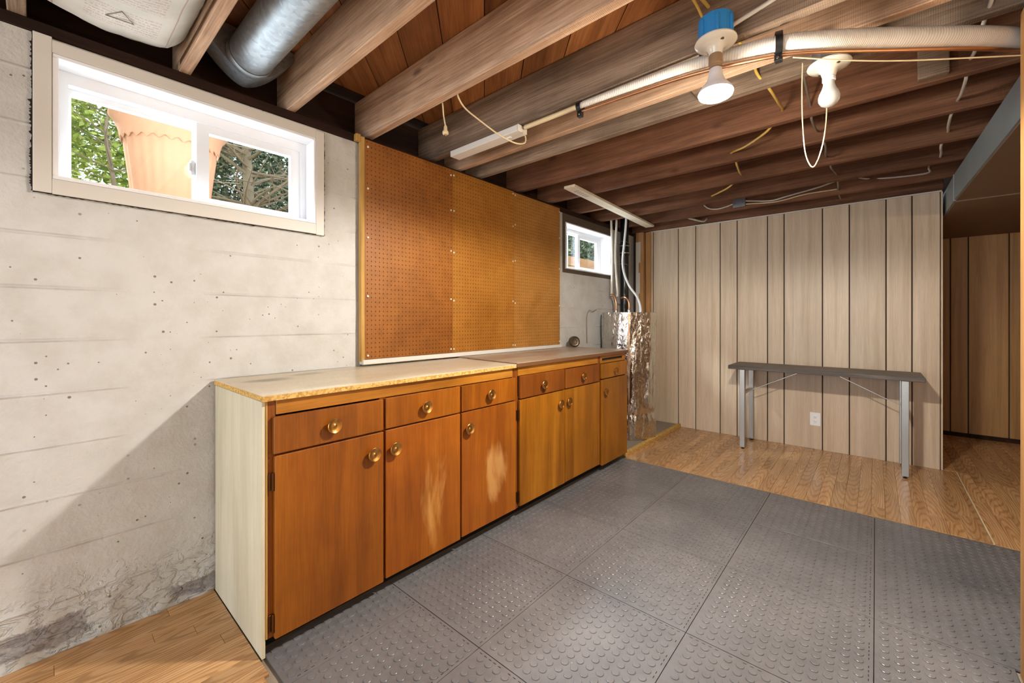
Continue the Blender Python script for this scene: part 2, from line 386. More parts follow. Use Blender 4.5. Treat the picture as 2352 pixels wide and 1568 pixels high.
def osb(name, a, b):
    m = MT(name, .8, 0, .2); c = m.coord(); v = m.n('TexVoronoi', {'Vector': m.mapped(c, (140, 140, 160)), 'Scale': 1.0}); s_ = m.n('SeparateColor', {0: v.outputs['Color']})
    m.color(m.mix(s_.outputs[0], lin(a), lin(b))); return m.m
M['edge_chip'] = osb('particle_board_edge', (176, 132, 62), (222, 184, 112)); M['edge_dark'] = plain('dark_veneer_edge', (112, 74, 44), .6)
def rubber():
    m = MT('grey_rubber', .42, 0, .45); p = m.coord('Position', False)
    n1 = m.noise(p, 1.7, 4); n2 = m.noise(p, 30, 4, .6); n3 = m.noise(p, 300, 2)
    col = m.ramp(n1, [(.3, (98, 96, 97)), (.55, (113, 110, 110)), (.75, (125, 121, 120))])
    col = m.mix(.3, col, m.mix(1, col, m.ramp(n2, [(.3, (190, 185, 180)), (.65, (255, 255, 255))]), 'MULTIPLY'))
    vo = m.n('TexVoronoi', {'Vector': p, 'Scale': 42}); vc = m.n('SeparateColor', {0: vo.outputs['Color']})
    fl = m.math('LESS_THAN', vo.outputs['Distance'], m.math('MULTIPLY', m.math('POWER', vc.outputs[0], 9), .12))
    col = m.mix(m.math('MULTIPLY', fl, .5), col, lin((196, 188, 172)))
    m.color(col); m.rough(m.math('ADD', m.math('MULTIPLY', n2, .18), .24)); m.normal(m.bump(n3, .08, .001)); return m.m
M['rubber'] = rubber(); M['gap'] = plain('dark_seam', (38, 35, 34), .9)
def insulation():
    m = MT('insulation_paper', .55, 0, .35); c = m.n('TexCoord').outputs['UV']
    p = m.coord('Object', False); sep = m.n('SeparateXYZ', {0: p}); X, Y = sep.outputs[0], sep.outputs[1]
    n1 = m.noise(p, 7, 4)
    col = m.ramp(n1, [(.3, (176, 171, 160)), (.6, (196, 191, 180))])
    line = m.math('GREATER_THAN', m.math('FRACT', m.math('MULTIPLY', Y, 62)), .45)
    letters = m.math('GREATER_THAN', m.noise(m.mapped(p, (230, 62, 1)), 1, 1), .46)
    block = m.math('MULTIPLY', m.math('MULTIPLY', m.math('GREATER_THAN', X, -.08), m.math('LESS_THAN', X, .11)), m.math('LESS_THAN', Y, .93))
    blk2 = m.math('GREATER_THAN', m.math('FRACT', m.math('MULTIPLY', Y, 5.2)), .22)
    t = m.math('MULTIPLY', m.math('MULTIPLY', line, letters), m.math('MULTIPLY', block, blk2))
    rl = m.math('ADD', m.math('LESS_THAN', m.math('ABSOLUTE', m.math('SUBTRACT', X, .145)), .0022), m.math('LESS_THAN', m.math('ABSOLUTE', m.math('ADD', X, .15)), .0022), True)
    col = m.mix(m.math('MULTIPLY', t, .38), col, lin((150, 96, 84)))
    col = m.mix(m.math('MULTIPLY', rl, .5), col, lin((140, 84, 76)))
    m.color(col); m.normal(m.bump(n1, .25, .01)); return m.m
M['insul'] = insulation()
def ribbed():
    m = MT('white_ribbed_sleeve', .45, 0, .4); p = m.coord('UV', False)
    sep = m.n('SeparateXYZ', {0: p}); U, V = sep.outputs[0], sep.outputs[1]
    rib = m.math('SINE', m.math('MULTIPLY', m.math('ADD', U, m.math('MULTIPLY', V, .006)), 1500))
    n1 = m.noise(m.coord('Position', False), 9, 3)
    col = m.ramp(n1, [(.3, (206, 198, 186)), (.7, (224, 218, 208))])
    col = m.mix(m.math('MULTIPLY', m.math('LESS_THAN', rib, -.55), .3), col, lin((150, 140, 128)))
    word = m.math('GREATER_THAN', m.noise(m.mapped(p, (210, 70, 1)), 1, 1), .5)
    band = m.math('MULTIPLY', m.math('MULTIPLY', m.math('GREATER_THAN', V, .60), m.math('LESS_THAN', V, .66)), m.math('GREATER_THAN', m.math('FRACT', m.math('MULTIPLY', U, 5.5)), .45))
    col = m.mix(m.math('MULTIPLY', m.math('MULTIPLY', word, band), .55), col, lin((96, 92, 90)))
    m.color(col); m.normal(m.bump(rib, .3, .001)); return m.m
M['ribbed'] = ribbed()
def glass():
    m = bpy.data.materials.new('window_glass'); m.use_nodes = True; t = m.node_tree; t.nodes.clear()
    o = t.nodes.new('ShaderNodeOutputMaterial'); mx = t.nodes.new('ShaderNodeMixShader'); tr = t.nodes.new('ShaderNodeBsdfTransparent'); gl = t.nodes.new('ShaderNodeBsdfGlossy')
    gl.inputs['Roughness'].default_value = .02; mx.inputs[0].default_value = .04
    tr.inputs[0].default_value = (.96, .98, .98, 1)
    t.links.new(tr.outputs[0], mx.inputs[1]); t.links.new(gl.outputs[0], mx.inputs[2]); t.links.new(mx.outputs[0], o.inputs[0]); return m
M['glass'] = glass()
def emit(name, c, k):
    m = bpy.data.materials.new(name); m.use_nodes = True; b = m.node_tree.nodes['Principled BSDF']
    b.inputs['Emission Color'].default_value = c; b.inputs['Emission Strength'].default_value = k; b.inputs['Base Color'].default_value = (1, 1, 1, 1); return m
M['lit'] = emit('lit_bulb_lens', (1, .93, .8, 1), 14)
def leafmat(name, a, b, c_):
    m = MT(name, .5, 0, .3); g = m.n('NewGeometry'); p = g.outputs['Position']
    n1 = m.noise(p, 3, 2); r = m.n('NewGeometry').outputs['Random Per Island']
    m.color(m.ramp(m.math('ADD', m.math('MULTIPLY', r, .6), m.math('MULTIPLY', n1, .4)), [(.2, a), (.5, b), (.8, c_)]))
    m.b.inputs['Transmission Weight'].default_value = 0
    return m.m
M['leaf_bright'] = leafmat('bright_leaf', (104, 134, 38), (178, 200, 74), (232, 236, 138))
M['leaf_dark'] = leafmat('dark_needle', (62, 80, 62), (116, 136, 104), (186, 198, 160))
M['leaf_mid'] = leafmat('mid_leaf', (40, 74, 40), (78, 120, 66), (130, 168, 104))
M['bark'] = plain('pale_bark', (156, 138, 114), .9, 0, .2, .3, 12, .4, 40)
M['soil'] = plain('outside_soil', (120, 108, 88), .95, 0, .1, .25, 5)
M['fence'] = wood('fresh_cedar', (176, 120, 72), (206, 150, 98), (224, 176, 126), 'X', 12, .8, .7, .1, .3, 0, .2, False, .3, .15)
M['joint_metal'] = plain('zinc_box', (150, 154, 158), .4, .9, .5, .1, 40)
M['print'] = plain('stamp_ink', (120, 120, 116), .8)
M['seam_tape'] = plain('copper_seam_tape', (176, 146, 120), .35, 1, .5, .2, 40, .4, 60)

# ================================================================== STRUCTURE
WY, BX = 2.19, 4.685
JZ, SZ = 2.225, 2.465
# ---- floor: slab, laminate planks as children
floor = struct(obj('floor', B(-2.6, 6.3, -2.6, 2.39, -.12, -.004), M['slab']))
def planks(x0, x1, y0, y1, w, mats='laminate', lens=(.45, .95)):
    y = y1; i = 0
    while y > y0+.004:
        ya = max(y-w, y0); x = x0 - R.random()*.4
        while x < x1-.01:
            L = R.uniform(*lens); a, b = max(x, x0), min(x+L, x1)
            if b-a > .02: obj('plank', B(a+.0004, b-.0004, ya+.0004, y-.0004, -.004, .006, c=.0007), M[mats], floor)
            x += L
        y = ya; i += 1
planks(-1.0, .513, .9, 2.186, .066, lens=(.5, 1.1))
planks(-1.0, .513, -.36, .9, .132, lens=(.7, 1.2))
planks(3.318, 4.683, -.466, 1.618, .0665)
planks(3.318, 6.145, -1.20, -.474, .0665)
planks(4.702, 6.145, -.4735, -.398, .0378)
obj('plank', B(3.318, 6.145, -2.5, -1.205, -.004, .006), M['laminate'], floor)
obj('plank', B(-2.5, -1.005, -.36, 2.186, -.004, .006), M['laminate'], floor)
struct(obj('trim_1', B(3.318, 4.70, -.473, -.467, -.004, .0085), M['insul_strip']))
struct(obj('trim_2', B(3.306, 3.3175, -.60, 1.60, -.004, .0045, c=.001), M['edge_chip']))

# ---- window wall: cast concrete grid with openings
WIN1 = (.037, .951, 1.685, 2.125); WIN2 = (3.215, 4.150, 1.628, 2.180)
def wall_grid():
    xs = set(); x = -2.6
    while x < 5.0: xs.add(round(x, 3)); x += .02 if -.45 < x < 1.25 else .06
    zs = set(); z = 0
    while z < 2.18: zs.add(round(z, 3)); z += .0125 if z < .3 else .031
    zs.add(2.18)
    for w in (WIN1, WIN2): xs |= {w[0], w[1]}; zs |= {w[2], w[3]}
    xs = sorted(xs); zs = sorted(zs); nz = len(zs); vs = []; fs = []
    def dy(x, z):
        k = z/.186; b = math.floor(k); fr = k-b
        d = (noise.noise(Vector((b*7.3, 1.1, x*.6)))*.004)
        edge = min(fr, 1-fr)*.186
        d -= max(0, 1-edge/.010)*.006*max(0, noise.noise(Vector((x*5, b*3.1, 2)))+.25)
        d += noise.noise(Vector((x*6, z*6, 0)))*.0025
        low = max(0, 1-z/.26)
        d -= low*max(0, noise.noise(Vector((x*14, z*20, 5.5))))*.022 + low*.003*noise.noise(Vector((x*45, z*45, 1)))
        return d
    near = lambda x, z, w: w[0]-1e-4 <= x <= w[1]+1e-4 and w[2]-1e-4 <= z <= w[3]+1e-4
    for x in xs:
        for z in zs:
            d = 0 if (near(x, z, WIN1) or near(x, z, WIN2)) else dy(x, z)
            vs.append((x, WY+max(-.011, min(.012, d)), z))
    for i in range(len(xs)-1):
        for j in range(nz-1):
            cx_, cz_ = (xs[i]+xs[i+1])/2, (zs[j]+zs[j+1])/2
            if any(w[0] < cx_ < w[1] and w[2] < cz_ < w[3] for w in (WIN1, WIN2)): continue
            fs.append((i*nz+j, (i+1)*nz+j, (i+1)*nz+j+1, i*nz+j+1))
    mb = MB().add(vs, fs)
    # outer leaf and the openings' cheeks
    Y2 = 2.345
    for a, b, c, d in ((-2.6, WIN1[0], 0, 2.18), (WIN1[1], WIN2[0], 0, 2.18), (WIN2[1], 5.0, 0, 2.18), (WIN1[0], WIN1[1], 0, WIN1[2]), (WIN1[0], WIN1[1], WIN1[3], 2.18), (WIN2[0], WIN2[1], 0, WIN2[2])):
        mb.box(a, b, WY+.013, Y2, c, d)
    return mb
wall_left = struct(obj('wall_left', wall_grid(), M['concrete'], smooth=50))

# ---- back wall: panelling boards in front of a dark backing
wall_back = struct(obj('wall_back', B(BX+.013, BX+.10, -.385, 2.178, 0, 2.205), M['groove']))
GY = [2.02, 1.934, 1.648, 1.463, 1.219, 1.06, .793, .657, .363, .174, -.065, -.222, -.385]
for a, b in zip(GY, GY[1:]):
    obj('panel', B(BX, BX+.0128, b+.004, a-.004, .004, 2.194, c=.0025), M['panel'], wall_back)
struct(obj('trim_3', B(BX-.006, BX+.02, -.392, 1.98, 2.194, 2.204), M['white_trim']))
struct(obj('trim_4', B(BX-.004, BX+.10, -.397, -.386, .006, 2.194, c=.002), M['panel']))
obj('stud', B(BX-.02, BX+.012, 1.955, 2.015, .03, 2.2, c=.002), M['pine_z'], wall_back)
obj('stud', B(BX-.05, BX+.012, 2.03, 2.12, .03, 2.2, c=.002), M['pine_z'], wall_back)
pm = MB()
for k in range(7):
    z = 1.25+k*.12
    pm.box(BX-.054, BX-.0505, 2.09-R.random()*.03, 2.12, z, z+.121)
obj('plaster_smear', pm, M['white_trim'], wall_back)
# ---- far room
wall_far = struct(obj('wall_far', B(6.163, 6.25, -2.6, -.35, 0, 2.48), M['groove']))
gy = [-.40, -.574, -.698, -.965, -1.13, -1.33, -1.48, -1.7]
for a, b in zip(gy, gy[1:]): obj('panel', B(6.15, 6.1625, b+.004, a-.004, .045, 2.2, c=.0025), M['panel_far'], wall_far)
struct(obj('baseboard_far', B(6.138, 6.1495, -1.7, -.40, .006, .044, c=.003), M['rim']))
struct(obj('wall_annex_side', B(4.79, 6.15, -.392, -.30, 0, 2.2), M['panel_far']))
struct(obj('wall_annex_right', B(2.1, 6.3, -2.6, -2.5, 0, 2.48), M['panel_far']))
struct(obj('wall_annex_near', B(2.02, 2.08, -2.5, -.46, 0, 2.2), M['panel_far']))
struct(obj('wall_right', B(-2.6, 2.02, -.46, -.372, 0, 2.2), M['panel']))
wb = MB().box(-2.6, -2.5, -.46, .05, 0, 2.2).box(-2.6, -2.5, 1.95, 2.39, 0, 2.2).box(-2.6, -2.5, .05, 1.95, 2.02, 2.2)
struct(obj('wall_behind', wb, M['white_trim']))
post = struct(obj('door_1_jamb', B(2.025, 2.145, -.455, -.360, .008, 2.2, c=.004), M['post']), 'varnished wooden door jamb at the right edge of the room')
post.name = 'trim_5'

# ---- ceiling: deck, diagonal boards, joists
ceiling = struct(obj('ceiling', B(-2.6, 6.3, -2.6, 2.40, SZ+.022, SZ+.12), M['rim']))
def clip(poly, a, b, c):       # keep a*x+b*y<=c
    out = []
    for i in range(len(poly)):
        p, q = poly[i], poly[(i+1) % len(poly)]; dp, dq = a*p[0]+b*p[1]-c, a*q[0]+b*q[1]-c
        if dp <= 0: out.append(p)
        if dp*dq < 0:
            t = dp/(dp-dq); out.append((p[0]+t*(q[0]-p[0]), p[1]+t*(q[1]-p[1])))
    return out
for k in range(-19, 9):
    c0 = .273*k; poly = [(-1.0, -1.4), (4.9, -1.4), (4.9, 2.2), (-1.0, 2.2)]
    poly = clip(poly, -1, 1, c0+.273-.005); poly = clip(poly, 1, -1, -c0-.001)
    if len(poly) < 3: continue
    # rotate mesh data so the grain (object X) runs along the board
    cxm = sum(p[0] for p in poly)/len(poly); cym = sum(p[1] for p in poly)/len(poly); s2 = math.sqrt(.5)
    loc = [((p[0]-cxm)*s2+(p[1]-cym)*s2, -(p[0]-cxm)*s2+(p[1]-cym)*s2) for p in poly]
    o = obj('subfloor_board', MB().prism(loc, 0, .021), M['subfloor'], loc=(0, 0, 0))
    o.rotation_euler = (0, 0, math.pi/4); put(o, (cxm, cym, SZ+R.random()*.0008), ceiling)
JO = [(-.065, -.022, 'joist_grey'), (.392, .432, 'joist'), (.814, .855, 'joist'), (1.238, 1.283, 'joist'), (1.69, 1.737, 'joist_grey'), (1.915, 1.957, 'joist'),
      (2.117, 2.160, 'joist_grey'), (2.577, 2.621, 'joist_red'), (2.998, 3.041, 'joist_red'), (3.482, 3.526, 'joist_red'), (3.917, 3.960, 'joist_red'), (4.355, 4.398, 'joist_red'), (-.52, -.48, 'joist'), (-.98, -.94, 'joist')]
for a, b, mt in JO:
    zb = JZ + R.uniform(-.003, .003)
    obj('joist', B(a, b, -2.5, 2.318, zb, SZ-.001, c=.003), M[mt], ceiling)
obj('rim_joist', B(-2.6, 4.95, 2.32, 2.365, JZ, SZ), M['rim'], ceiling)
obj('sill_plate', B(-2.6, 4.95, 2.183, 2.36, 2.182, JZ-.0015, c=.003), M['rim'], ceiling)
obj('header_beam', B(4.66, 4.72, -.40, 2.18, 2.206, SZ, c=.003), M['joist_red'], ceiling)
obj('leak_blocker', B(4.725, 4.79, -.40, 2.318, 2.2255, SZ-.001), M['rim'], ceiling)  # box added to close a light leak above the back wall
for a, b, y0, y1 in ((1.958, 2.116, .60, .64), (2.536, 2.576, -.235, -.138), (4.40, 4.66, 1.42, 1.46)):
    obj('blocking', B(a, b, y0, y1, JZ+.012, SZ-.002, c=.003), M['joist_grey'], ceiling)

# ---- window 1
def ring(mb, x0, x1, z0, z1, y0, y1, w, wt=None, wb=None):
    wt = wt or w; wb = wb or w
    mb.box(x0, x0+w, y0, y1, z0, z1); mb.box(x1-w, x1, y0, y1, z0, z1); mb.box(x0+w, x1-w, y0, y1, z1-wt, z1); mb.box(x0+w, x1-w, y0, y1, z0, z0+wb); return mb
w1 = structE('window_1', (.5, 2.19, 1.63), 'white sliding basement window with wide painted casing')
for bx_ in ((-.008, .0365, 1.632, 2.180), (.9515, .993, 1.627, 2.166), (.037, .951, 2.1262, 2.170), (.037, .951, 1.630, 1.6835)):
    obj('casing_board', B(bx_[0], bx_[1], 2.174, 2.188, bx_[2], bx_[3], c=.0012), M['white_trim'], w1)
for bx_ in ((.0375, .0525, 1.6978, 2.1125), (.9405, .9505, 1.6978, 2.1125), (.0375, .9505, 2.113, 2.1255), (.0375, .9505, 1.6845, 1.6975)):
    obj('reveal_board', B(bx_[0], bx_[1], 2.176, 2.345, bx_[2], bx_[3], c=.001), M['reveal'] , w1)
obj('frame', ring(MB(), .053, .940, 1.698, 2.1125, 2.272, 2.345, .026, .045, .018), M['vinyl'], w1)
s1 = obj('sash', ring(MB(), .0795, .474, 1.7165, 2.067, 2.312, 2.338, .009, .022, .009), M['vinyl'], w1)
obj('pane', B(.0886, .4649, 2.324, 2.328, 1.7257, 2.0448), M['glass'], s1)
s2_ = obj('sash', ring(MB(), .470, .914, 1.7165, 2.067, 2.278, 2.308, .047, .035, .022), M['vinyl'], w1)
obj('pane', B(.5173, .8667, 2.291, 2.295, 1.7387, 2.0318), M['glass'], s2_)
obj('latch', MB().box(.452, .468, 2.29, 2.311, 1.83, 1.90, c=.003).box(.444, .454, 2.285, 2.30, 1.845, 1.885, c=.003), M['pvc'], w1)
# ragged dark gap round the casing
gm = MB()
def ragged(p, q, out, w0, w1_, n):
    p, q, out = Vector(p), Vector(q), Vector(out); vs = []
    for i in range(n+1):
        b = p.lerp(q, i/n); t = max(0, .45*noise.noise(Vector((i*.23, p.x*9, p.z*7)))+.5*noise.noise(Vector((i*.9, p.x*9, p.z*7+4)))+.35)
        vs += [b-out*.006, b+out*(w0+(w1_-w0)*t*t)]
    front = [v+Vector((0, -.004, 0)) for v in vs]; k = len(vs)
    fs = [(2*i, 2*i+1, 2*i+3, 2*i+2) for i in range(n)]
    fs += [(2*i+1, k+2*i+1, k+2*i+3, 2*i+3) for i in range(n)]
    fs = [tuple(j+k for j in f) for f in fs[:n]] + fs[n:]
    gm.add(vs+front, fs)
ragged((-.008, 2.183, 1.632), (-.008, 2.183, 2.175), (-1, 0, 0), .002, .018, 130)
ragged((-.008, 2.180, 1.630), (.993, 2.180, 1.628), (0, 0, -1), .001, .010, 110)
ragged((.993, 2.180, 1.628), (.993, 2.180, 2.166), (1, 0, 0), .001, .010, 60)
obj('ragged_gap', gm, M['tar'], w1)
# ---- window 2
w2 = structE('window_2', (3.7, 2.19, 1.66), 'small white sliding window in the far corner above the tank')
for bx_ in ((3.2155, 3.255, 1.664, 2.10), (4.135, 4.1495, 1.664, 2.10), (3.2155, 4.1495, 2.1003, 2.1795), (3.2155, 4.1495, 1.6285, 1.6635)):
    obj('mortar', B(bx_[0], bx_[1], 2.183, 2.36, bx_[2], bx_[3], c=.003), M['mortar'], w2)
for bx_ in ((3.2555, 3.267, 1.6755, 2.088), (4.123, 4.1345, 1.6755, 2.088), (3.2555, 4.1345, 2.0885, 2.0998), (3.2555, 4.1345, 1.6642, 1.675)):
    obj('reveal_board', B(bx_[0], bx_[1], 2.176, 2.36, bx_[2], bx_[3], c=.001), M['reveal'], w2)
obj('frame', ring(MB(), 3.2675, 4.1225, 1.676, 2.0875, 2.30, 2.36, .028), M['vinyl'], w2)
sA = obj('sash', ring(MB(), 3.296, 3.70, 1.7045, 2.059, 2.335, 2.355, .012), M['vinyl'], w2)
obj('pane', B(3.3082, 3.6878, 2.343, 2.347, 1.7167, 2.0468), M['glass'], sA)
sB = obj('sash', ring(MB(), 3.66, 4.094, 1.7045, 2.059, 2.305, 2.332, .045, .035, .026), M['vinyl'], w2)
obj('pane', B(3.7052, 4.0488, 2.317, 2.321, 1.7307, 2.0238), M['glass'], sB)

# ================================================================== RUBBER MAT
mat = thing('rubber_mat', 'grey interlocking rubber floor mat with raised round studs', 'floor mat', (1.9, .5, 0))
XS = [.5295, 1.05, 1.615, 2.18, 2.745, 3.304]; YS = [1.652, 1.075, .54, .005, -.355]
def stud_field(w, d):
    mb = MB(); p_ = .038; seg = 14; vs = []; fs = []; nx, ny = max(1, int((w-.012)/p_)), max(1, int((d-.012)/p_))
    for i in range(nx):
        for j in range(ny):
            x, y = (i-(nx-1)/2)*p_, (j-(ny-1)/2)*p_; o = len(vs)
            for rr_, zz in ((.0138, 0), (.0132, .0028), (.0120, .0036)):
                vs += [(x+rr_*math.cos(2*math.pi*k/seg), y+rr_*math.sin(2*math.pi*k/seg), zz) for k in range(seg)]
            for q in (0, seg): fs += [(o+q+k, o+q+(k+1) % seg, o+q+seg+(k+1) % seg, o+q+seg+k) for k in range(seg)]
            fs.append(tuple(o+2*seg+k for k in range(seg)))
    return mb.add(vs, fs)
def seam_teeth(mb, x0, x1, y0, y1):
    n = int(max(x1-x0, y1-y0)/.022)
    for i in range(n):
        if R.random() < .25: continue
        t = (i+.25)/n
        if x1-x0 > y1-y0: mb.box(x0+(x1-x0)*t, x0+(x1-x0)*t+.011, y0, y1, .0068, .0084)
        else: mb.box(x0, x1, y0+(y1-y0)*t, y0+(y1-y0)*t+.011, .0068, .0084)
obj('seam_dark_sheet', B(.533, 3.302, -.35, 1.648, -.003, -.0004), M['gap'], mat)  # dark sheet added so the gaps between tiles look shaded
for i in range(len(XS)-1):
    ys = YS[:]
    if i == 0: ys = [1.652, 1.43, 1.075, .54, .005, -.355]
    ys_ = ys
    for ya, yb in zip(ys_, ys_[1:]):
        a, b = XS[i], XS[i+1]
        if i in (3, 4) and yb < -.3: yb = -.62
        t = obj('tile', B(a+.0015, b-.0015, yb+.0012, ya-.0012, 0, .0080, c=.0004), M['rubber'], mat)
        so = obj('stud_field', stud_field(b-a, ya-yb), M['rubber'], loc=(0, 0, 0)); so['kind'] = 'stuff'
        put(so, ((a+b)/2, (ya+yb)/2, .0079), t)
        tm = MB(); seam_teeth(tm, a+.012, b-.012, yb+.012, yb+.0145)
        seam_teeth(tm, b-.0145, b-.012, yb+.012, ya-.012)
        if tm.v: to = obj('seam_notch', tm, M['gap'], t); to['kind'] = 'stuff'

# ================================================================== CABINETS
FY = 1.605     # face-frame front
DY = 1.585     # door front
def knob(x, z, parent):
    prof = [(.007, 0), (.0065, .008), (.008, .013), (.022, .017), (.0275, .021), (.0285, .0245), (.0265, .0265), (.019, .0225), (.009, .0195), (.0055, .022), (.0025, .0235)]
    obj('knob', MB().lathe(prof, (x, DY-.0005, z), (0, -1, 0), 28), M['bronze'], parent, smooth=60)
def door(cab, x0, x1, z0, z1, kx, kz, mt, hinge=None):
    d = obj('door', B(x0, x1, DY, FY-.0015, z0, z1, c=.002), M[mt], cab); knob(kx, kz, d)
    if hinge:
        for hz in (z0+.055, z1-.09):
            obj('hinge', MB().box(hinge-.009, hinge+.004, FY-.007, FY-.0005, hz-.03, hz+.03, c=.001).lathe([(.0035, -.032), (.0045, -.03), (.0045, .03), (.0035, .032)], (x0-.004, FY-.012, hz), seg=8), M['hinge'], d)
    return d
def drawer(cab, x0, x1, z0, z1, kx, kz, mt):
    d = obj('drawer', B(x0, x1, DY, FY-.0015, z0, z1, c=.002), M[mt], cab); knob(kx, kz, d); return d
def carcass(cab, x0, x1, stiles, back=2.17):
    mb = MB()
    mb.box(x0+.012, x1-.002, FY+.021, back, .075, .10).box(x0+.012, x1-.002, back-.012, back, .10, .898).box(x0+.012, x0+.028, FY+.021, back-.012, .10, .898).box(x1-.018, x1-.002, FY+.021, back-.012, .10, .898)
    obj('carcass', mb, M['cab_stile'], cab)
    for a, b in stiles: obj('stile', B(a, b, FY, FY+.02, .068, .905, c=.001), M['cab_stile'], cab)
# left unit
c1 = thing('base_cabinet', 'amber wooden base cabinet with cream painted side, nearest the camera', 'cabinet', (1.18, 1.9, 0))
obj('side_panel', B(.516, .5275, FY+.001, 2.176, .006, .902, c=.001), M['cab_side'], c1)
obj('side_edge', MB().box(.528, .5335, FY-.002, FY+.02, .07, .902), M['furring'], c1)
carcass(c1, .522, 1.851, [(.534, .560), (.970, 1.0), (1.405, 1.435), (1.836, 1.851)])
obj('top_rail', B(.5605, 1.8355, FY-.004, FY+.018, .852, .903, c=.001), M['cab_rail'], c1)
obj('mid_rail', B(.5605, 1.8355, FY+.003, FY+.018, .69, .73), M['cab_stile'], c1)
obj('bottom_rail', B(.5605, 1.8355, FY+.003, FY+.018, .069, .09), M['cab_stile'], c1)
obj('toe_kick', B(.534, 1.851, 1.672, 1.684, .002, .072), M['toe'], c1)
drawer(c1, .548, .979, .716, .8465, .755, .781, 'cab_door'); door(c1, .552, .979, .066, .7085, .924, .629, 'cab_door', .545)
drawer(c1, .990, 1.4155, .718, .849, 1.193, .783, 'cab_door'); door(c1, .990, 1.4155, .074, .711, 1.026, .629, 'cab_worn')
drawer(c1, 1.4265, 1.845, .718, .849, 1.623, .781, 'cab_door'); door(c1, 1.4265, 1.848, .080, .712, 1.463, .629, 'cab_worn2')
# middle unit
c2 = thing('base_cabinet', 'golden wooden base cabinet with two doors between its neighbours', 'cabinet', (2.35, 1.9, 0))
carcass(c2, 1.853, 2.842, [(1.853, 1.886), (2.345, 2.375), (2.828, 2.842)])
obj('top_rail', B(1.8865, 2.8275, FY-.004, FY+.018, .853, .905, c=.001), M['cab_rail'], c2)
obj('mid_rail', B(1.8865, 2.8275, FY+.003, FY+.018, .69, .73), M['cab_stile'], c2)
obj('bottom_rail', B(1.8865, 2.8275, FY+.003, FY+.018, .069, .09), M['cab_stile'], c2)
obj('toe_kick', B(1.853, 2.842, 1.672, 1.684, .002, .072), M['toe'], c2)
drawer(c2, 1.890, 2.352, .718, .851, 2.104, .779, 'cab_stile'); door(c2, 1.888, 2.356, .082, .711, 2.287, .629, 'cab_yellow', 1.876)
drawer(c2, 2.370, 2.828, .718, .849, 2.571, .785, 'cab_stile'); door(c2, 2.366, 2.830, .085, .711, 2.386, .631, 'cab_yellow')
# narrow unit
c3 = thing('base_cabinet', 'narrow golden base cabinet with pull-out slot at the far end', 'cabinet', (3.07, 1.9, 0))
carcass(c3, 2.844, 3.296, [(2.844, 2.870), (3.284, 3.296)])
mb = MB().box(2.8705, 3.2835, FY-.003, FY+.018, .886, .908).box(2.8705, 3.2835, FY-.003, FY+.018, .848, .866).box(2.8705, 2.895, FY-.003, FY+.018, .866, .886).box(3.262, 3.2835, FY-.003, FY+.018, .866, .886)
obj('slot_rail', mb, M['cab_rail'], c3)
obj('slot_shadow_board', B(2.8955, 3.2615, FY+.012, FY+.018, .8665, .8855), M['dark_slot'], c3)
obj('toe_kick', B(2.844, 3.26, 1.672, 1.684, .002, .072), M['toe'], c3)
obj('side_panel', B(3.2965, 3.3005, FY+.001, 2.17, .066, .908), M['cab_stile'], c3)
drawer(c3, 2.868, 3.294, .730, .844, 3.06, .779, 'cab_yellow'); door(c3, 2.868, 3.294, .062, .722, 2.896, .633, 'cab_yellow')
# worktops
wt1 = thing('worktop', 'cream particle board worktop with a dark burn stain', 'worktop', (1.18, 1.9, .905))
obj('top_sheet', MB().prism([(.512, 1.583), (1.852, 1.583), (1.905, 2.176), (.512, 2.176)], .9235, .9265), M['top_cream'], wt1)
obj('core', MB().prism([(.5122, 1.5832), (1.8518, 1.5832), (1.9045, 2.1755), (.5122, 2.1755)], .9055, .9233), M['edge_chip'], wt1)
wt2 = thing('worktop', 'brown worn wooden worktop over the far two cabinets', 'worktop', (2.6, 1.9, .909))
obj('top_sheet', MB().prism([(1.8545, 1.580), (3.306, 1.580), (3.306, 2.05), (1.897, 2.05)], .930, .9345), M['top_brown'], wt2)
obj('core', MB().prism([(1.8547, 1.5802), (3.3058, 1.5802), (3.3058, 2.05), (1.8967, 2.05)], .9085, .9298), M['edge_dark'], wt2)
obj('rear_strip', MB().prism([(1.8975, 2.0515), (3.306, 2.0515), (3.306, 2.176), (1.908, 2.176)], .9085, .936), M['top_brown'], wt2)
# round metal drain cap
dc = thing('strainer', 'small round tarnished metal strainer standing on the worktop', 'strainer', (3.24, 2.09, .9365))
DC = Vector((3.235, 2.075, .9865)); ax = Vector((-.62, -.78, .0)).normalized()
obj('body', MB().lathe([(.030, -.028), (.046, -.026), (.0495, -.01), (.0495, .018), (.046, .026), (.041, .029), (.038, .022), (.034, .0205)], DC, ax, 28), M['oldmetal'], dc, smooth=40)
hb = MB(); u = ax.orthogonal().normalized(); wv_ = ax.cross(u)
for k in range(7):
    a = 2*math.pi*k/7; hb.lathe([(.0065, .0), (.006, .0012)], DC+ax*.0207+u*.02*math.cos(a)+wv_*.02*math.sin(a), ax, 8)
obj('drain_hole', hb, M['dark_slot'], dc)
obj('centre_screw', MB().lathe([(.006, 0), (.005, .003)], DC+ax*.0207, ax, 10), M['chrome'], dc)

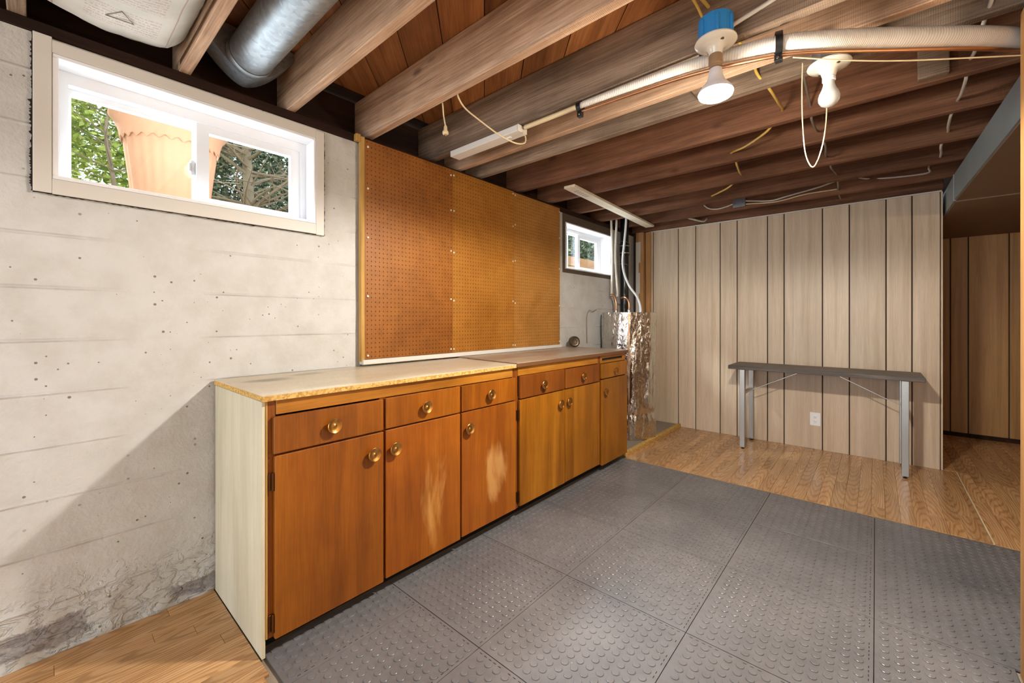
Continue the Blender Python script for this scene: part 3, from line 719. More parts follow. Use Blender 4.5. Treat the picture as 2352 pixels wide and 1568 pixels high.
# ================================================================== PEGBOARDS
def pegmesh(x0, x1, z0, z1, y, pitch=.0254, r=.0042, th=.005):
    nx = max(1, round((x1-x0)/pitch)); nz = round((z1-z0)/pitch); mb = MB(); vs = []; fs = []; seg = 8
    dx, dz = (x1-x0)/nx, (z1-z0)/nz
    for i in range(nx):
        for j in range(nz):
            cx_, cz_ = x0+(i+.5)*dx, z0+(j+.5)*dz; o = len(vs)
            for k in range(seg):
                a = 2*math.pi*k/seg; c, s_ = math.cos(a), math.sin(a); q = 1/max(abs(c), abs(s_))
                vs.append((cx_+c*q*dx/2, y, cz_+s_*q*dz/2))
            vs += [(cx_+r*math.cos(2*math.pi*k/seg), y, cz_+r*math.sin(2*math.pi*k/seg)) for k in range(seg)]
            vs += [(cx_+r*math.cos(2*math.pi*k/seg), y+th, cz_+r*math.sin(2*math.pi*k/seg)) for k in range(seg)]
            fs += [(o+k, o+(k+1) % seg, o+seg+(k+1) % seg, o+seg+k) for k in range(seg)]
            fs += [(o+seg+k, o+seg+(k+1) % seg, o+2*seg+(k+1) % seg, o+2*seg+k) for k in range(seg)]
    mb.add(vs, fs)
    mb.box(x0, x1, y+th, y+th+.0005, z0, z1).box(x0, x0+.0004, y, y+th, z0, z1).box(x1-.0004, x1, y, y+th, z0, z1).box(x0, x1, y, y+th, z0, z0+.0004).box(x0, x1, y, y+th, z1-.0004, z1)
    return mb
PY = 2.146
for x0, x1, z1, mt, lab, sx in ((1.208, 1.8455, 2.196, 'peg1', 'brown stained pegboard panel on the left, next to the window', (1.226, 1.832)),
                                (1.8465, 2.4785, 2.196, 'peg2', 'ochre pegboard panel in the middle of three', (1.858, 2.466)),
                                (2.4795, 3.110, 2.190, 'peg3', 'pale ochre pegboard panel on the right, nearest the small window', (2.492, 3.100))):
    p = thing('pegboard', lab, 'pegboard', ((x0+x1)/2, PY, .966), 'pegboard panels over the worktop')
    obj('sheet', pegmesh(x0, x1, .966, z1, PY), M[mt], p)
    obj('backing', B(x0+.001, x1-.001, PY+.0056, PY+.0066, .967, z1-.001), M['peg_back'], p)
    for z in (.972, 1.55, 2.15): obj('batten', B(x0+.003, x1-.003, PY+.007, 2.178, z, z+.036), M['furring'], p)
    for a in sx:
        for z in (.995, 1.32, 1.64, 1.93, 2.165):
            obj('screw', MB().lathe([(.0065, 0), (.006, .002), (.002, .003)], (a, PY-.0004, z+R.uniform(-.012, .012)), (0, -1, 0), 10), M['porcelain'], p)
for a, b, lab in ((1.186, 1.2075, 'yellow furring strip along the left edge of the pegboards'), (1.160, 1.1855, None)):
    if lab: tag(obj('furring_strip', B(a, b, PY, 2.176, .955, 2.205, c=.001), M['furring']), lab, 'wood strip')
tag(obj('ledge_strip', B(1.19, 3.118, 2.13, 2.176, .9375, .9645, c=.002), M['white_trim']), 'thin white ledge strip under the pegboards behind the worktop', 'wood strip')
tag(obj('wood_block', B(1.160, 1.1855, 2.150, 2.1815, 2.178, 2.216, c=.002), M['furring']), 'small yellow wood block at the pegboard top left corner', 'wood block')

# ================================================================== BENCH
bn = thing('folding_bench', 'narrow folding table with grey wood top and square steel legs', 'table', (4.44, .38, .006))
TZ = .765
obj('top', B(4.235, 4.655, -.272, 1.035, TZ-.034, TZ, c=.003), M['grey_wood'], bn)
for y, s_ in ((.92, -1), (-.165, 1)):
    for x in (4.268, 4.632):
        l = obj('leg', B(x-.021, x+.021, y-.021, y+.021, .022, TZ-.0345, c=.002), M['steel_leg'], bn)
        obj('foot', MB().lathe([(.013, .0065), (.013, .012), (.006, .013), (.006, .0225)], (x, y, 0), seg=12), M['black'], l)
    obj('stretcher', B(4.29, 4.61, y-.013, y+.013, .50, .525, c=.001), M['steel_leg'], bn)
    obj('brace', MB().tube([(4.45, y+s_*.013, .512), (4.45, y+s_*.43, TZ-.036)], .0035, 6, 1), M['steel_leg'], bn)
ol = thing('wall_outlet', 'white duplex electrical outlet low on the panelled wall', 'outlet', (4.68, .415, .218))
obj('plate', B(BX-.0055, BX-.0004, .376, .456, .219, .339, c=.002), M['plate'], ol)
for z in (.258, .300):
    rc = obj('receptacle', MB().lathe([(.0165, 0), (.0165, .0012), (.0155, .002)], (BX-.0056, .416, z), (-1, 0, 0), 20), M['plate'], ol, smooth=40)
    obj('slot', MB().box(BX-.0081, BX-.0077, .4205, .4225, z-.002, z+.007).box(BX-.0081, BX-.0077, .4095, .4115, z-.002, z+.006).box(BX-.0081, BX-.0077, .4145, .4175, z-.010, z-.006), M['dark_slot'], rc)

# ================================================================== WATER HEATER CORNER
pad = struct(obj('floor_pad', B(3.305, BX, 1.655, 2.178, -.003, .030, c=.004), M['slab'])); pad.name = 'trim_6'
struct(obj('trim_7', B(3.36, BX-.002, 1.619, 1.6545, -.003, .040, c=.004), M['edge_chip']))
TX, TY, TR = 3.97, 1.895, .262
wh = thing('water_heater', 'water heater wrapped in a crinkled silver foil blanket', 'water heater', (TX, TY, .031))
prof = []
zz = .033
while zz < 1.262: prof.append((TR, zz)); zz += .018
def wr(a, j, r, h):
    n_ = noise.noise(Vector((math.cos(a)*3.2, math.sin(a)*3.2, h*1.6)))*.012+noise.noise(Vector((math.cos(a)*7, math.sin(a)*7, h*3.2)))*.013+noise.noise(Vector((math.cos(a)*22, math.sin(a)*22, h*14)))*.004
    waist = -.012*math.exp(-((h-.28)/.03)**2)
    return (r+n_+waist, h)
obj('foil_blanket', MB().lathe(prof, (TX, TY, 0), (0, 0, 1), 110, wr, cap=False), M['foil'], wh, smooth=35)
obj('tank_top', MB().lathe([(TR-.03, 1.225), (TR-.03, 1.243), (.20, 1.252), (.01, 1.256)], (TX, TY, 0), (0, 0, 1), 40), M['galv'], wh, smooth=40)
tp = MB()
ang = 3.60
for i in range(40):
    z0 = .04+i*.03; o = []
    for a in (ang-.03, ang+.03):
        for z in (z0, z0+.0305):
            rr_ = .272+.003*noise.noise(Vector((a*9, z*14, 3))); o.append((TX+rr_*math.cos(a), TY+rr_*math.sin(a), z))
    tp.add(o, [(0, 2, 3, 1)])
obj('seam_tape', tp, M['seam_tape'], wh)
obj('pipe_stub', MB().tube([(4.02, 2.06, 1.25), (4.02, 2.06, 1.36), (4.02, 2.075, 1.42), (4.02, 2.095, 1.445), (4.01, 2.12, 1.44)], .011, 10), M['copper'], wh, smooth=60)
obj('pipe_stub', MB().tube([(4.05, 1.93, 1.25), (4.05, 1.93, 1.36), (4.05, 1.955, 1.405), (4.06, 1.99, 1.418), (4.08, 2.03, 1.415)], .011, 10), M['copper'], wh, smooth=60)
for fx_, fy_ in ((4.02, 2.06), (4.05, 1.93)): obj('fitting', MB().lathe([(.016, 1.255), (.018, 1.262), (.018, 1.285), (.013, 1.29)], (fx_, fy_, 0), seg=10), M['chrome'], wh)
dp = thing('drain_stack', 'thick black plastic drain pipe rising behind the water heater', 'pipe', (4.33, 2.10, .031))
obj('pipe', MB().lathe([(.046, .031), (.046, 2.42)], (4.33, 2.115, 0), seg=24), M['abs'], dp, smooth=60)
obj('coupling', MB().lathe([(.046, 1.90), (.053, 1.905), (.053, 2.03), (.046, 2.035)], (4.33, 2.115, 0), seg=24), M['abs'], dp, smooth=50)
for z in (1.92, 2.0): obj('hose_clamp', MB().lathe([(.0535, z), (.0545, z+.002), (.0545, z+.011), (.0535, z+.013)], (4.33, 2.115, 0), seg=24), M['chrome'], dp, smooth=50)
pv = [([(4.0, 2.11, 2.40), (4.0, 2.104, 2.21), (4.0, 2.092, 1.85), (4.0, 2.10, 1.46)], .0115, 'pvc_cream', 'cream supply pipe, leftmost behind the foil wrapped tank'),
      ([(4.02, 2.05, 2.40), (4.02, 2.054, 2.19), (4.02, 2.066, 1.85), (4.025, 2.047, 1.50), (4.03, 2.05, 1.43)], .0115, 'pvc_cream', 'cream supply pipe crossing its neighbour behind the tank'),
      ([(4.0, 1.94, 2.42), (4.0, 1.936, 2.2), (4.0, 1.955, 1.98), (4.0, 1.974, 1.79), (4.0, 1.955, 1.66), (4.0, 1.90, 1.53), (4.0, 1.82, 1.42), (4.0, 1.785, 1.33), (4.0, 1.778, 1.262)], .0115, 'pvc', 'bent grey flexible pipe curving down to the tank top')]
for pts, r, mt, lab in pv: tag(obj('supply_pipe', MB().tube(pts, r, 10, 8), M[mt], smooth=60), lab, 'pipe', 'pipes above the water heater')
tag(obj('pipe_tie', MB().tube([(4.0, 2.077, 2.01), (4.05, 2.05, 2.015), (4.18, 2.03, 2.03), (4.29, 2.06, 2.03)], .0025, 6), M['chrome']), 'thin metal strap tying pipes to the black stack, upper', 'strap')
tag(obj('pipe_tie', MB().tube([(4.0, 2.075, 1.77), (4.05, 2.05, 1.775), (4.18, 2.03, 1.785), (4.29, 2.06, 1.785)], .0025, 6), M['chrome']), 'thin metal strap tying pipes to the black stack, lower', 'strap')
pn = MB()
pn.box(3.40, 3.405, 2.165, 2.176, .95, 1.24)
tag(obj('wall_wire', MB().tube([(3.62, 2.168, .95), (3.615, 2.168, 1.1), (3.62, 2.17, 1.22), (3.66, 2.168, 1.28), (3.72, 2.168, 1.27), (3.80, 2.165, 1.29)], .003, 6), M['wire_grey']), 'thin dark wire running up the wall left of the tank', 'cable')

# ================================================================== CEILING HARDWARE
# round duct in the bay above window 1
rd = thing('round_duct', 'round galvanised steel duct in the joist bay above the window', 'duct', (.62, 1.0, 2.21))
dr = .086; DZ = 2.346
obj('pipe', MB().lathe([(dr, 0), (dr, 3.4)], (.62, 2.045, DZ), (0, -1, 0), 48), M['galv'], rd, smooth=60)
obj('collar', MB().lathe([(dr+.002, .0), (dr+.004, .003), (dr+.004, .034), (dr+.001, .037)], (.62, 2.085, DZ), (0, -1, 0), 48, cap=False), M['galv'], rd, smooth=60)
bp = [(.445+.36*k/20, 2.257+.15*abs((k-10)/10)**1.6) for k in range(21)]
bm_ = MB(); n_ = len(bp)
bm_.add([(x, y, z) for y in (2.087, 2.19) for x, z in bp]+[(x, y, 2.455) for y in (2.087, 2.19) for x, z in bp],
    [(k, k+1, n_+k+1, n_+k) for k in range(n_-1)]+[(k, 2*n_+k, 2*n_+k+1, k+1) for k in range(n_-1)])
obj('end_boot', bm_, M['galv'], rd, smooth=40)
# insulation batt
ins = thing('insulation_batt', 'white paper faced insulation batt with faded red print, stapled between joists', 'insulation', (.185, 1.2, 2.24))
vs = []; fs = []; nx_, ny_ = 28, 60
for i in range(nx_+1):
    for j in range(ny_+1):
        u_, v_ = i/nx_, j/ny_; x = -.018+u_*.404; y = 2.185-v_*2.2
        edge = min(u_, 1-u_); z = 2.264-.040*math.sin(math.pi*u_)**.6
        if y > 2.06: z += (y-2.06)*.35*(1+.5*(1-u_))
        z += .008*noise.noise(Vector((x*9, y*7, 1)))+.004*noise.noise(Vector((x*22, y*20, 4)))
        if u_ > .86: z += (u_-.86)*.22+.010*noise.noise(Vector((x*20, y*16, 9)))
        vs.append((x, y, z))
for i in range(nx_):
    for j in range(ny_): a = i*(ny_+1)+j; fs.append((a, a+ny_+1, a+ny_+2, a+1))
obj('paper_facing', MB().add(vs, fs), M['insul'], ins, smooth=60)
fl = MB(); vs = []
for j in range(61):
    y = 2.17-j*.036; n_ = noise.noise(Vector((y*5, 2, 3)))
    vs += [(.3905, y, 2.262+.01*n_), (.380-.006*n_, y, 2.234+.012*n_)]
fl.add(vs, [(2*i, 2*i+1, 2*i+3, 2*i+2) for i in range(60)])
obj('stapling_flange', fl, M['insul'], ins, smooth=60)
tri = [(.19, 1.905), (.225, 1.955), (.155, 1.965)]
tz = 2.2215
obj('printed_triangle', MB().tube([(x, y, tz) for x, y in tri+[tri[0]]], .0016, 4, 1), M['print'], ins)
# fluorescent strip
fx = thing('strip_light', 'white enamel fluorescent strip fixture screwed under a joist', 'light fixture', (1.71, 1.69, 2.18))
obj('housing', MB().box(1.672, 1.746, 1.425, 1.965, 2.186, 2.2205, c=.002), M['white_enamel'], fx)
obj('end_cap', B(1.6715, 1.7465, 1.419, 1.4245, 2.1855, 2.221, c=.001), M['porcelain'], fx)
obj('socket', MB().box(1.70, 1.72, 1.50, 1.53, 2.181, 2.186, c=.001), M['plate'], fx)
obj('cord', MB().tube([(1.288, 1.472, 2.26), (1.31, 1.475, 2.225), (1.36, 1.484, 2.201), (1.45, 1.486, 2.182), (1.55, 1.45, 2.134), (1.62, 1.40, 2.098), (1.68, 1.385, 2.110), (1.705, 1.395, 2.150), (1.708, 1.417, 2.19)], .0038, 8), M['wire_cream'], fx, smooth=60)
pc = thing('plug_cord', 'short cream cord with a loose plug hanging from a joist', 'cord', (1.30, 1.57, 2.08))
obj('cord', MB().tube([(1.288, 1.585, 2.27), (1.296, 1.58, 2.235), (1.30, 1.577, 2.178), (1.302, 1.566, 2.125)], .0034, 8), M['wire_cream'], pc, smooth=60)
obj('plug', MB().lathe([(.004, .045), (.008, .038), (.009, .02), (.0145, .014), (.0145, .003), (.012, 0)], (1.302, 1.565, 2.082), seg=12), M['wire_cream'], pc, smooth=50)
obj('prong', MB().box(1.296, 1.2975, 1.5625, 1.5675, 2.066, 2.083).box(1.3065, 1.308, 1.5625, 1.5675, 2.066, 2.083), M['chrome'], pc)

def lampholder(name, loc, label, boxmat, boxh, rbox, cat='light fixture'):
    x, y, z = loc; t = thing(name, label, cat, (x, y, z-.06))
    pts = [(x+rbox*math.cos(math.pi/8+k*math.pi/4), y+rbox*math.sin(math.pi/8+k*math.pi/4)) for k in range(8)] if boxmat != 'bluebox' else [(x+rbox*math.cos(k*math.pi/14), y+rbox*math.sin(k*math.pi/14)) for k in range(28)]
    bxo = obj('box', MB().prism(pts, z, z+boxh), M[boxmat], t)
    if boxmat == 'bluebox':
        for a in (2.6, 3.5, 4.4): obj('lug', MB().lathe([(.007, -.001), (.007, boxh*.8)], (x+rbox*math.cos(a), y+rbox*math.sin(a), z), seg=8), M[boxmat], bxo)
    obj('rosette', MB().lathe([(.05, 0), (.0685, -.001), (.070, -.006), (.066, -.011), (.050, -.016), (.034, -.022), (.026, -.032), (.0225, -.046), (.021, -.050)], (x, y, z-.0005), seg=40), M['porcelain'], t, smooth=50)
    for s_ in (-1, 1): obj('screw', MB().lathe([(.006, -.0205), (.006, -.012)], (x+s_*.03, y+s_*.03, z), seg=10), M['oldmetal'], t)
    return t
L1 = (1.615, .4354, 2.1945)
lh1 = lampholder('lampholder', L1, 'porcelain lampholder on a blue plastic box holding the lit bulb', 'bluebox', .075, .058)
obj('extender', MB().lathe([(.0215, -.0515), (.0235, -.055), (.0235, -.085), (.020, -.088), (.020, -.098)], L1, seg=24), M['extender'], lh1, smooth=40)
lb = thing('light_bulb', 'lit reflector flood bulb glowing under the blue box', 'light bulb', (L1[0], L1[1], 2.0))
obj('neck', MB().lathe([(.016, -.0985), (.021, -.102), (.024, -.125), (.030, -.145), (.044, -.163), (.0545, -.176), (.0575, -.186)], L1, seg=36), M['bulb_neck'], lb, smooth=60)
obj('lens', MB().lathe([(.0576, -.1863), (.0585, -.190), (.055, -.199), (.042, -.206), (.022, -.210), (.001, -.211)], L1, seg=36, cap=False), M['lit'], lb, smooth=60)
L2 = (2.00, .135, 2.168)
lh2 = lampholder('lampholder', L2, 'porcelain lampholder on a grey metal box with unlit bulb', 'joint_metal', .055, .056)
obj('pull_cord', MB().tube([(2.05, .224, 2.23), (2.05, .226, 2.12), (2.05, .224, 1.99), (2.05, .214, 1.86), (2.05, .190, 1.80), (2.05, .166, 1.85), (2.05, .150, 1.94), (2.052, .145, 2.05), (2.045, .145, 2.155)], .0022, 6), M['wire_cream'], lh2, smooth=60)
ub = thing('light_bulb', 'unlit white pear shaped bulb hanging beside the pull cord', 'light bulb', (L2[0], L2[1], 2.03))
obj('collar', MB().lathe([(.0185, -.0505), (.0215, -.052), (.0215, -.066), (.0195, -.068)], L2, seg=24), M['bulb_neck'], ub, smooth=40)
obj('globe', MB().lathe([(.0185, -.0685), (.019, -.080), (.023, -.095), (.031, -.112), (.0345, -.126), (.0335, -.140), (.026, -.154), (.013, -.162), (.001, -.164)], L2, seg=32), M['bulb_off'], ub, smooth=70)

# white ribbed sleeve with copper line
pp = [(1.712, 1.405, 2.210), (1.710, 1.25, 2.209), (1.706, 1.06, 2.207), (1.707, .80, 2.203), (1.712, .53, 2.195), (1.745, .27, 2.175), (1.80, .13, 2.155), (1.92, -.02, 2.154), (2.08, -.218, 2.153), (2.20, -.345, 2.153), (2.285, -.424, 2.152)]
ls = thing('line_set', 'white ribbed refrigerant line sleeve curving below the joists', 'pipe', (1.9, .3, 2.08))
def pipe_uv(pts, rfun, seg, n):
    mb = MB().tube(pts, rfun, seg, n, caps=False); o = obj('sleeve', mb, M['ribbed'], ls, smooth=60)
    m_ = len(mb.v)//seg; uv = o.data.uv_layers.new(name='UVMap')
    for p in o.data.polygons:
        ks = [v % seg for v in p.vertices]; wrap = max(ks)-min(ks) > seg/2
        for li in p.loop_indices:
            vi = o.data.loops[li].vertex_index; k = vi % seg
            if wrap and k == 0: k = seg
            uv.data[li].uv = ((vi//seg)/(m_-1), k/seg)
    return o
pipe_uv(pp[2:], lambda t: .015+.020*min(1, max(0, (t-.05)/.55)), 20, 14)
obj('inner_line', MB().tube(pp[:3], .012, 10, 6), M['wire_cream'], ls, smooth=60)
obj('copper_line', MB().tube([(x-.004, y-.004, z-.042) if i > 5 else (x, y, z-.022-.004*i) for i, (x, y, z) in enumerate(pp[2:], 2)], .0065, 10, 8), M['copper'], ls, smooth=60)
tag(obj('thin_cable', MB().tube([(1.76, .22, 2.115), (1.84, .08, 2.085), (1.93, -.06, 2.068), (2.03, -.22, 2.058), (2.16, -.42, 2.050)], .0025, 6), M['wire_cream']), 'thin pinkish cable hanging just below the white ribbed sleeve', 'cable')
for (x, y, z, r), lab in (((1.748, .262, 2.174, .038), 'black plastic strap clamp round the thick white sleeve'), ((1.706, 1.06, 2.200, .022), 'small black strap clamp where the sleeve line meets the joist')):
    cl = thing('pipe_clamp', lab, 'clamp', (x, y, z-r-.03), 'black pipe clamps')
    d = Vector((.22, -1, 0)).normalized() if r > .03 else Vector((0, -1, 0))
    obj('band', MB().lathe([(r, -.011), (r+.003, -.011), (r+.003, .011), (r, .011)], (x, y, z), d, 24, cap=False), M['black'], cl, smooth=40)
    t_ = obj('tab', B(x-.012, x+.012, y-.012, y+.012, z-r-.026, z-r-.002, c=.002), M['black'], cl)
    obj('bolt', MB().lathe([(.005, 0), (.004, .003)], (x-.0125, y, z-r-.016), (-1, 0, 0), 8), M['chrome'], t_)
tag(obj('wood_lath', MB().plank((1.7135, .52, 2.2185), (1.7135, 1.04, 2.2185), .022, .008), M['insul_strip']), 'pale thin lath along the joist underside beside the sleeve', 'wood strip')
# rectangular supply duct along the right
def slab_poly(poly, z0, z1): return MB().prism(poly, z0, z1)
rdct = thing('rectangular_duct', 'long galvanised rectangular duct hanging along the right side', 'duct', (4, -.9, 2.02))
obj('section', MB().prism([(2.10, -.467), (4.24, -.413), (4.24, -1.3), (2.10, -1.3)], 2.026, 2.204), M['galv_matte'], rdct)
obj('section', MB().prism([(4.246, -.413), (6.13, -.413), (6.13, -1.3), (4.246, -1.3)], 2.022, 2.204), M['galv_matte'], rdct)
obj('flange', MB().prism([(4.238, -.409), (4.248, -.409), (4.248, -1.3), (4.238, -1.3)], 2.019, 2.206), M['galv_matte'], rdct)
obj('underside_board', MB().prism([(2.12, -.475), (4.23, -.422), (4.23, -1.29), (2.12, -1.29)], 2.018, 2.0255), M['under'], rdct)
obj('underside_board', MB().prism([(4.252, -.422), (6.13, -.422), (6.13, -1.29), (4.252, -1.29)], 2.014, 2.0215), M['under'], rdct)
# board nailed under the far joists
hb_ = thing('nailed_board', 'pale pine board nailed across the undersides of far joists', 'board', (3.57, 1.82, 2.20))
obj('board', MB().plank((2.70, 1.775, 2.211), (4.44, 1.868, 2.211), .092, .019), M['pale_board'], hb_)
for q in range(3):
    for k in range(5):
        x_ = 2.80+k*.042; obj('stamp', MB().plank((x_, 1.766+q*.015+(x_-2.8)*.053, 2.2012), (x_+.026, 1.766+q*.015+(x_+.026-2.8)*.053, 2.2012), .005, .0006), M['print'], hb_)
# pipes glimpsed between the far joists, junction box, cables
tag(obj('bay_pipe', MB().tube([(4.06, 2.15, 2.33), (4.08, 1.9, 2.33), (4.10, 1.6, 2.335), (4.11, 1.3, 2.34)], .032, 14), M['abs'], smooth=60), 'black drain pipe glimpsed in the last joist bay', 'pipe')
tag(obj('bay_pipe', MB().tube([(4.45, 2.13, 2.26), (4.47, 1.8, 2.262), (4.48, 1.45, 2.265)], .02, 12), M['pvc'], smooth=60), 'pale pipe lying above the panelled wall top', 'pipe')
jb = thing('junction_box', 'small grey metal junction box on the far joist', 'junction box', (4.33, .955, 2.235))
obj('body', B(4.318, 4.3545, .912, 1.008, 2.240, 2.312, c=.003), M['joint_metal'], jb)
obj('cover', B(4.314, 4.3178, .908, 1.012, 2.236, 2.316, c=.001), M['joint_metal'], jb)
for y_ in (.93, .99):
    obj('screw', MB().lathe([(.004, 0), (.0035, .0015)], (4.3139, y_, 2.276), (-1, 0, 0), 8), M['chrome'], jb)
def cable(pts, r, mt, lab, group='loose cables among the joists'):
    tag(obj('cable', MB().tube(pts, r, 7, 6), M[mt], smooth=60), lab, 'cable', group)
cable([(1.62, .50, 2.40), (1.98, .405, 2.312), (2.10, .395, 2.275), (2.17, .36, 2.226), (2.36, .355, 2.238), (2.58, .369, 2.286), (2.62, .41, 2.256), (2.66, .46, 2.224), (2.85, .60, 2.245), (3.0, .715, 2.278), (3.045, .70, 2.256), (3.10, .703, 2.226), (3.3, .73, 2.235), (3.485, .761, 2.271), (3.53, .81, 2.255), (3.57, .86, 2.227), (3.75, .98, 2.248), (3.93, 1.095, 2.277)], .0065, 'wire_yellow', 'yellow cable threaded through the joists near the lit bulb')
cable([(2.30, .25, 2.32), (2.60, .25, 2.262), (2.66, .251, 2.228), (2.85, .25, 2.245), (3.01, .251, 2.283), (3.04, .235, 2.25), (3.09, .225, 2.218), (3.3, .24, 2.24), (3.49, .249, 2.277), (3.53, .235, 2.25), (3.57, .229, 2.222), (3.75, .22, 2.24), (3.93, .218, 2.265), (3.97, .216, 2.235), (4.02, .216, 2.214), (4.2, .225, 2.235), (4.36, .234, 2.256), (4.42, .23, 2.225), (4.50, .225, 2.215)], .0055, 'wire_grey', 'grey cable threaded through the joists by the pull cord')
cable([(1.98, -.30, 2.31), (2.10, -.29, 2.25), (2.25, -.285, 2.228), (2.45, -.295, 2.25), (2.58, -.30, 2.281), (2.62, -.295, 2.25), (2.66, -.293, 2.223), (2.85, -.30, 2.24), (3.01, -.304, 2.273), (3.05, -.295, 2.25), (3.09, -.289, 2.229), (3.3, -.30, 2.25), (3.49, -.316, 2.278), (3.53, -.30, 2.255), (3.57, -.294, 2.224), (3.75, -.31, 2.24), (3.93, -.321, 2.26)], .0065, 'wire_white', 'white cable threaded through the joists beside the rectangular duct')
cable([(3.94, .30, 2.33), (4.1, .18, 2.32), (4.345, .069, 2.312), (4.346, -.097, 2.283), (4.346, -.285, 2.273), (4.346, -.295, 2.305), (4.37, -.30, 2.34)], .0065, 'wire_white', 'white cable stapled along the far joist toward the duct')
cable([(4.316, .905, 2.285), (4.325, .85, 2.275), (4.34, .704, 2.254), (4.34, .579, 2.271), (4.345, .357, 2.304), (4.34, .25, 2.33)], .0065, 'wire_white', 'white cable leaving the junction box up the far joist')
cable([(4.32, .905, 2.255), (4.336, .705, 2.237), (4.34, .595, 2.243), (4.34, .454, 2.261), (4.345, .242, 2.262)], .005, 'wire_cream', 'thin cream cable leaving the junction box toward the grey cable')
cable([(4.345, 1.277, 2.316), (4.342, 1.23, 2.275), (4.34, 1.157, 2.257), (4.335, 1.08, 2.263), (4.318, 1.014, 2.272)], .006, 'wire_white', 'white cable looping into the left side of the junction box')
cable([(4.41, 1.52, 2.30), (4.44, 1.47, 2.245), (4.50, 1.42, 2.225), (4.60, 1.36, 2.215), (4.655, 1.34, 2.25)], .009, 'wire_white', 'thick white cable crossing above the panelled wall')
cable([(1.60, .47, 2.275), (1.59, .49, 2.33), (1.57, .52, 2.40), (1.55, .54, 2.46)], .005, 'wire_yellow', 'yellow cable rising from the top of the blue box')
for i, (y0, y1) in enumerate(((.10, -.35),)):
    cable([(1.655, .40, 2.25), (1.682, .30, 2.29), (1.684, .15, 2.33), (1.684, -.05, 2.37)], .008, 'wire_white', 'white cable running up the joist face behind the blue box')

# ================================================================== OUTSIDE
struct(obj('ground_outside', B(-5, 16, 2.405, 14, 1.45, 1.60), M['soil']), 'bare soil outside the windows')
pot = thing('plant_pot', 'large pale terracotta planter with fluted sides and wavy rim', 'plant pot', (.475, 2.86, 1.6))
PX, PYY = .485, 2.87
def flute(a, j, r, h): return (r*(1+.014*math.cos(26*a)*(1 if h < 2.12 else 0)), h)
obj('body', MB().lathe([(.135, 1.602), (.150, 1.66), (.158, 1.75), (.168, 1.86), (.180, 1.97), (.192, 2.07), (.198, 2.12)], (PX, PYY, 0), seg=104, rad=flute), M['terracotta'], pot, smooth=60)
def wavy(a, j, r, h): return (r, h+(.010*math.cos(26*a) if j == 0 else 0))
obj('rim', MB().lathe([(.203, 2.105), (.209, 2.112), (.214, 2.15), (.226, 2.19), (.243, 2.215), (.252, 2.228), (.250, 2.242), (.238, 2.246), (.222, 2.235), (.205, 2.18)], (PX, PYY, 0), seg=104, rad=wavy, cap=False), M['terracotta'], pot, smooth=60)
obj('potting_soil', MB().lathe([(.19, 2.16), (.10, 2.175), (.01, 2.18)], (PX, PYY, 0), seg=24), M['soil'], pot)

def leaves(n, centre, rad, size, seed, shell=.35, flat=.3):
    r_ = random.Random(seed); vs = []; fs = []; cx_, cy_, cz_ = centre
    for i in range(n):
        while True:
            d = Vector((r_.uniform(-1, 1), r_.uniform(-1, 1), r_.uniform(-1, 1)))
            if .05 < d.length <= 1: break
        d = d.normalized()*(r_.uniform(shell, 1)**.6)
        p = Vector((cx_+d.x*rad[0], cy_+d.y*rad[1], cz_+d.z*rad[2]))
        p += Vector((noise.noise(p*2.3), noise.noise(p*2.3+Vector((5, 0, 0))), noise.noise(p*2.3+Vector((0, 9, 0)))))*.18
        if p.z < 1.62: continue
        a = Vector((r_.gauss(0, 1), r_.gauss(0, 1), r_.gauss(0, .7))).normalized(); b = a.cross(Vector((r_.gauss(0, 1), r_.gauss(0, 1), r_.gauss(0, 1)))).normalized()
        s_ = size*r_.uniform(.6, 1.3); o = len(vs); nn = a.cross(b)*s_*.12
        vs += [p-a*s_, p+b*s_*.42+nn, p+a*s_, p-b*s_*.42+nn]; fs += [(o, o+1, o+2), (o, o+2, o+3)]
    return MB().add(vs, fs)
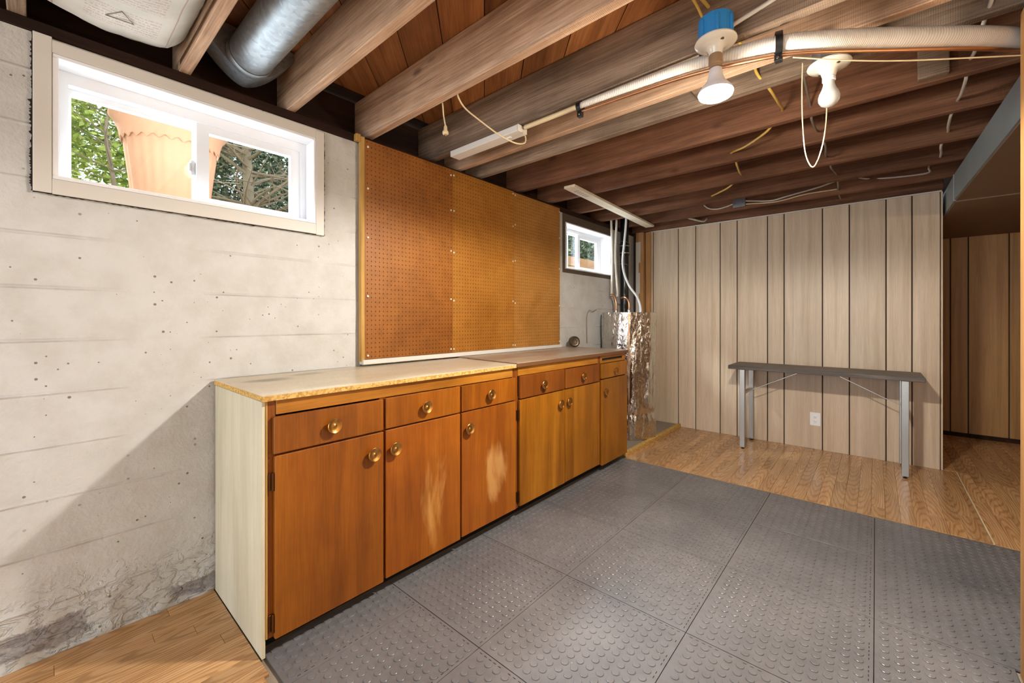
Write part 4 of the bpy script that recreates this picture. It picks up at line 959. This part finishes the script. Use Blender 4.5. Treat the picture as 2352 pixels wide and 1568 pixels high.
def branches(root, n, h, spread, r0, seed, lo=.2):
    r_ = random.Random(seed); mb = MB(); root = Vector(root)
    mb.tube([root, root+Vector((.02, .03, h*.4)), root+Vector((-.03, 0, h*.75)), root+Vector((.02, .02, h))], lambda t: r0*(1-.75*t), 8, 5)
    for i in range(n):
        z = h*r_.uniform(lo, .95); a = r_.uniform(0, 2*math.pi); L = spread*r_.uniform(.4, 1)
        p = root+Vector((0, 0, z)); q = p+Vector((math.cos(a)*L, math.sin(a)*L, L*r_.uniform(-.1, .7))); mid = p.lerp(q, .5)+Vector((r_.uniform(-.1, .1), r_.uniform(-.1, .1), r_.uniform(-.05, .12)))*L
        rr0 = r0*r_.uniform(.12, .35); mb.tube([p, mid, q], lambda t, q_=rr0: q_*(1-.8*t), 5, 4)
        for k in range(3):
            s_ = p.lerp(q, r_.uniform(.3, .9)); e = s_+Vector((r_.uniform(-1, 1), r_.uniform(-1, 1), r_.uniform(-.3, 1)))*L*.4
            mb.tube([s_, e], lambda t, q_=rr0*.5: q_*(1-.7*t), 4, 1)
    return mb
def plant(name, lab, cat, root, lv, lm, br, group=None):
    t = thing(name, lab, cat, root, group)
    f = obj('foliage', lv, M[lm], t); f['kind'] = 'stuff'
    b = obj('branches', br, M['bark'], t, smooth=60)
plant('hedge_bush', 'bright green leafy bush seen left of the terracotta planter', 'bush', (.1, 4.6, 1.6), leaves(30000, (.05, 4.6, 2.5), (.95, .55, 1.15), .028, 3), 'leaf_bright', branches((.35, 4.05, 1.6), 16, 1.2, .5, .02, 11))
plant('evergreen_tree', 'dark evergreen tree with bare pale branches right of the planter', 'tree', (1.75, 5.7, 1.6), leaves(30000, (1.8, 6.4, 3.0), (1.25, .6, 1.8), .036, 5, .1), 'leaf_dark', branches((1.62, 5.5, 1.6), 60, 2.6, 1.1, .075, 21))
plant('evergreen_tree', 'dark evergreen tree seen over the cedar fence through small window', 'tree', (9.0, 5.5, 1.6), leaves(22000, (9.0, 5.5, 3.1), (2.0, .55, 1.5), .055, 8, .05), 'leaf_dark', branches((9.0, 5.5, 1.6), 18, 2.4, 1.1, .08, 31))
plant('garden_shrub', 'green shrub behind the left pane of the small window', 'bush', (5.9, 4.6, 1.6), leaves(4000, (5.75, 4.6, 2.6), (.55, .4, 1.0), .05, 9), 'leaf_mid', branches((5.75, 4.6, 1.6), 8, .9, .35, .02, 41))
fe = thing('cedar_fence', 'fresh cedar board fence outside the small window', 'fence', (7.0, 4.2, 1.6))
for k in range(4): obj('board', B(6.25, 10.0, 4.20, 4.222, 1.64+k*.178, 1.808+k*.178, c=.003), M['fence'], fe)
for x in (6.30, 8.1, 9.9): obj('fence_post', B(x-.045, x+.045, 4.224, 4.31, 1.6, 2.40, c=.004), M['fence'], fe)
tag(obj('white_post', B(5.98, 6.13, 4.05, 4.17, 1.6, 3.4, c=.005), M['white_trim']), 'white painted post outside the small window', 'post')
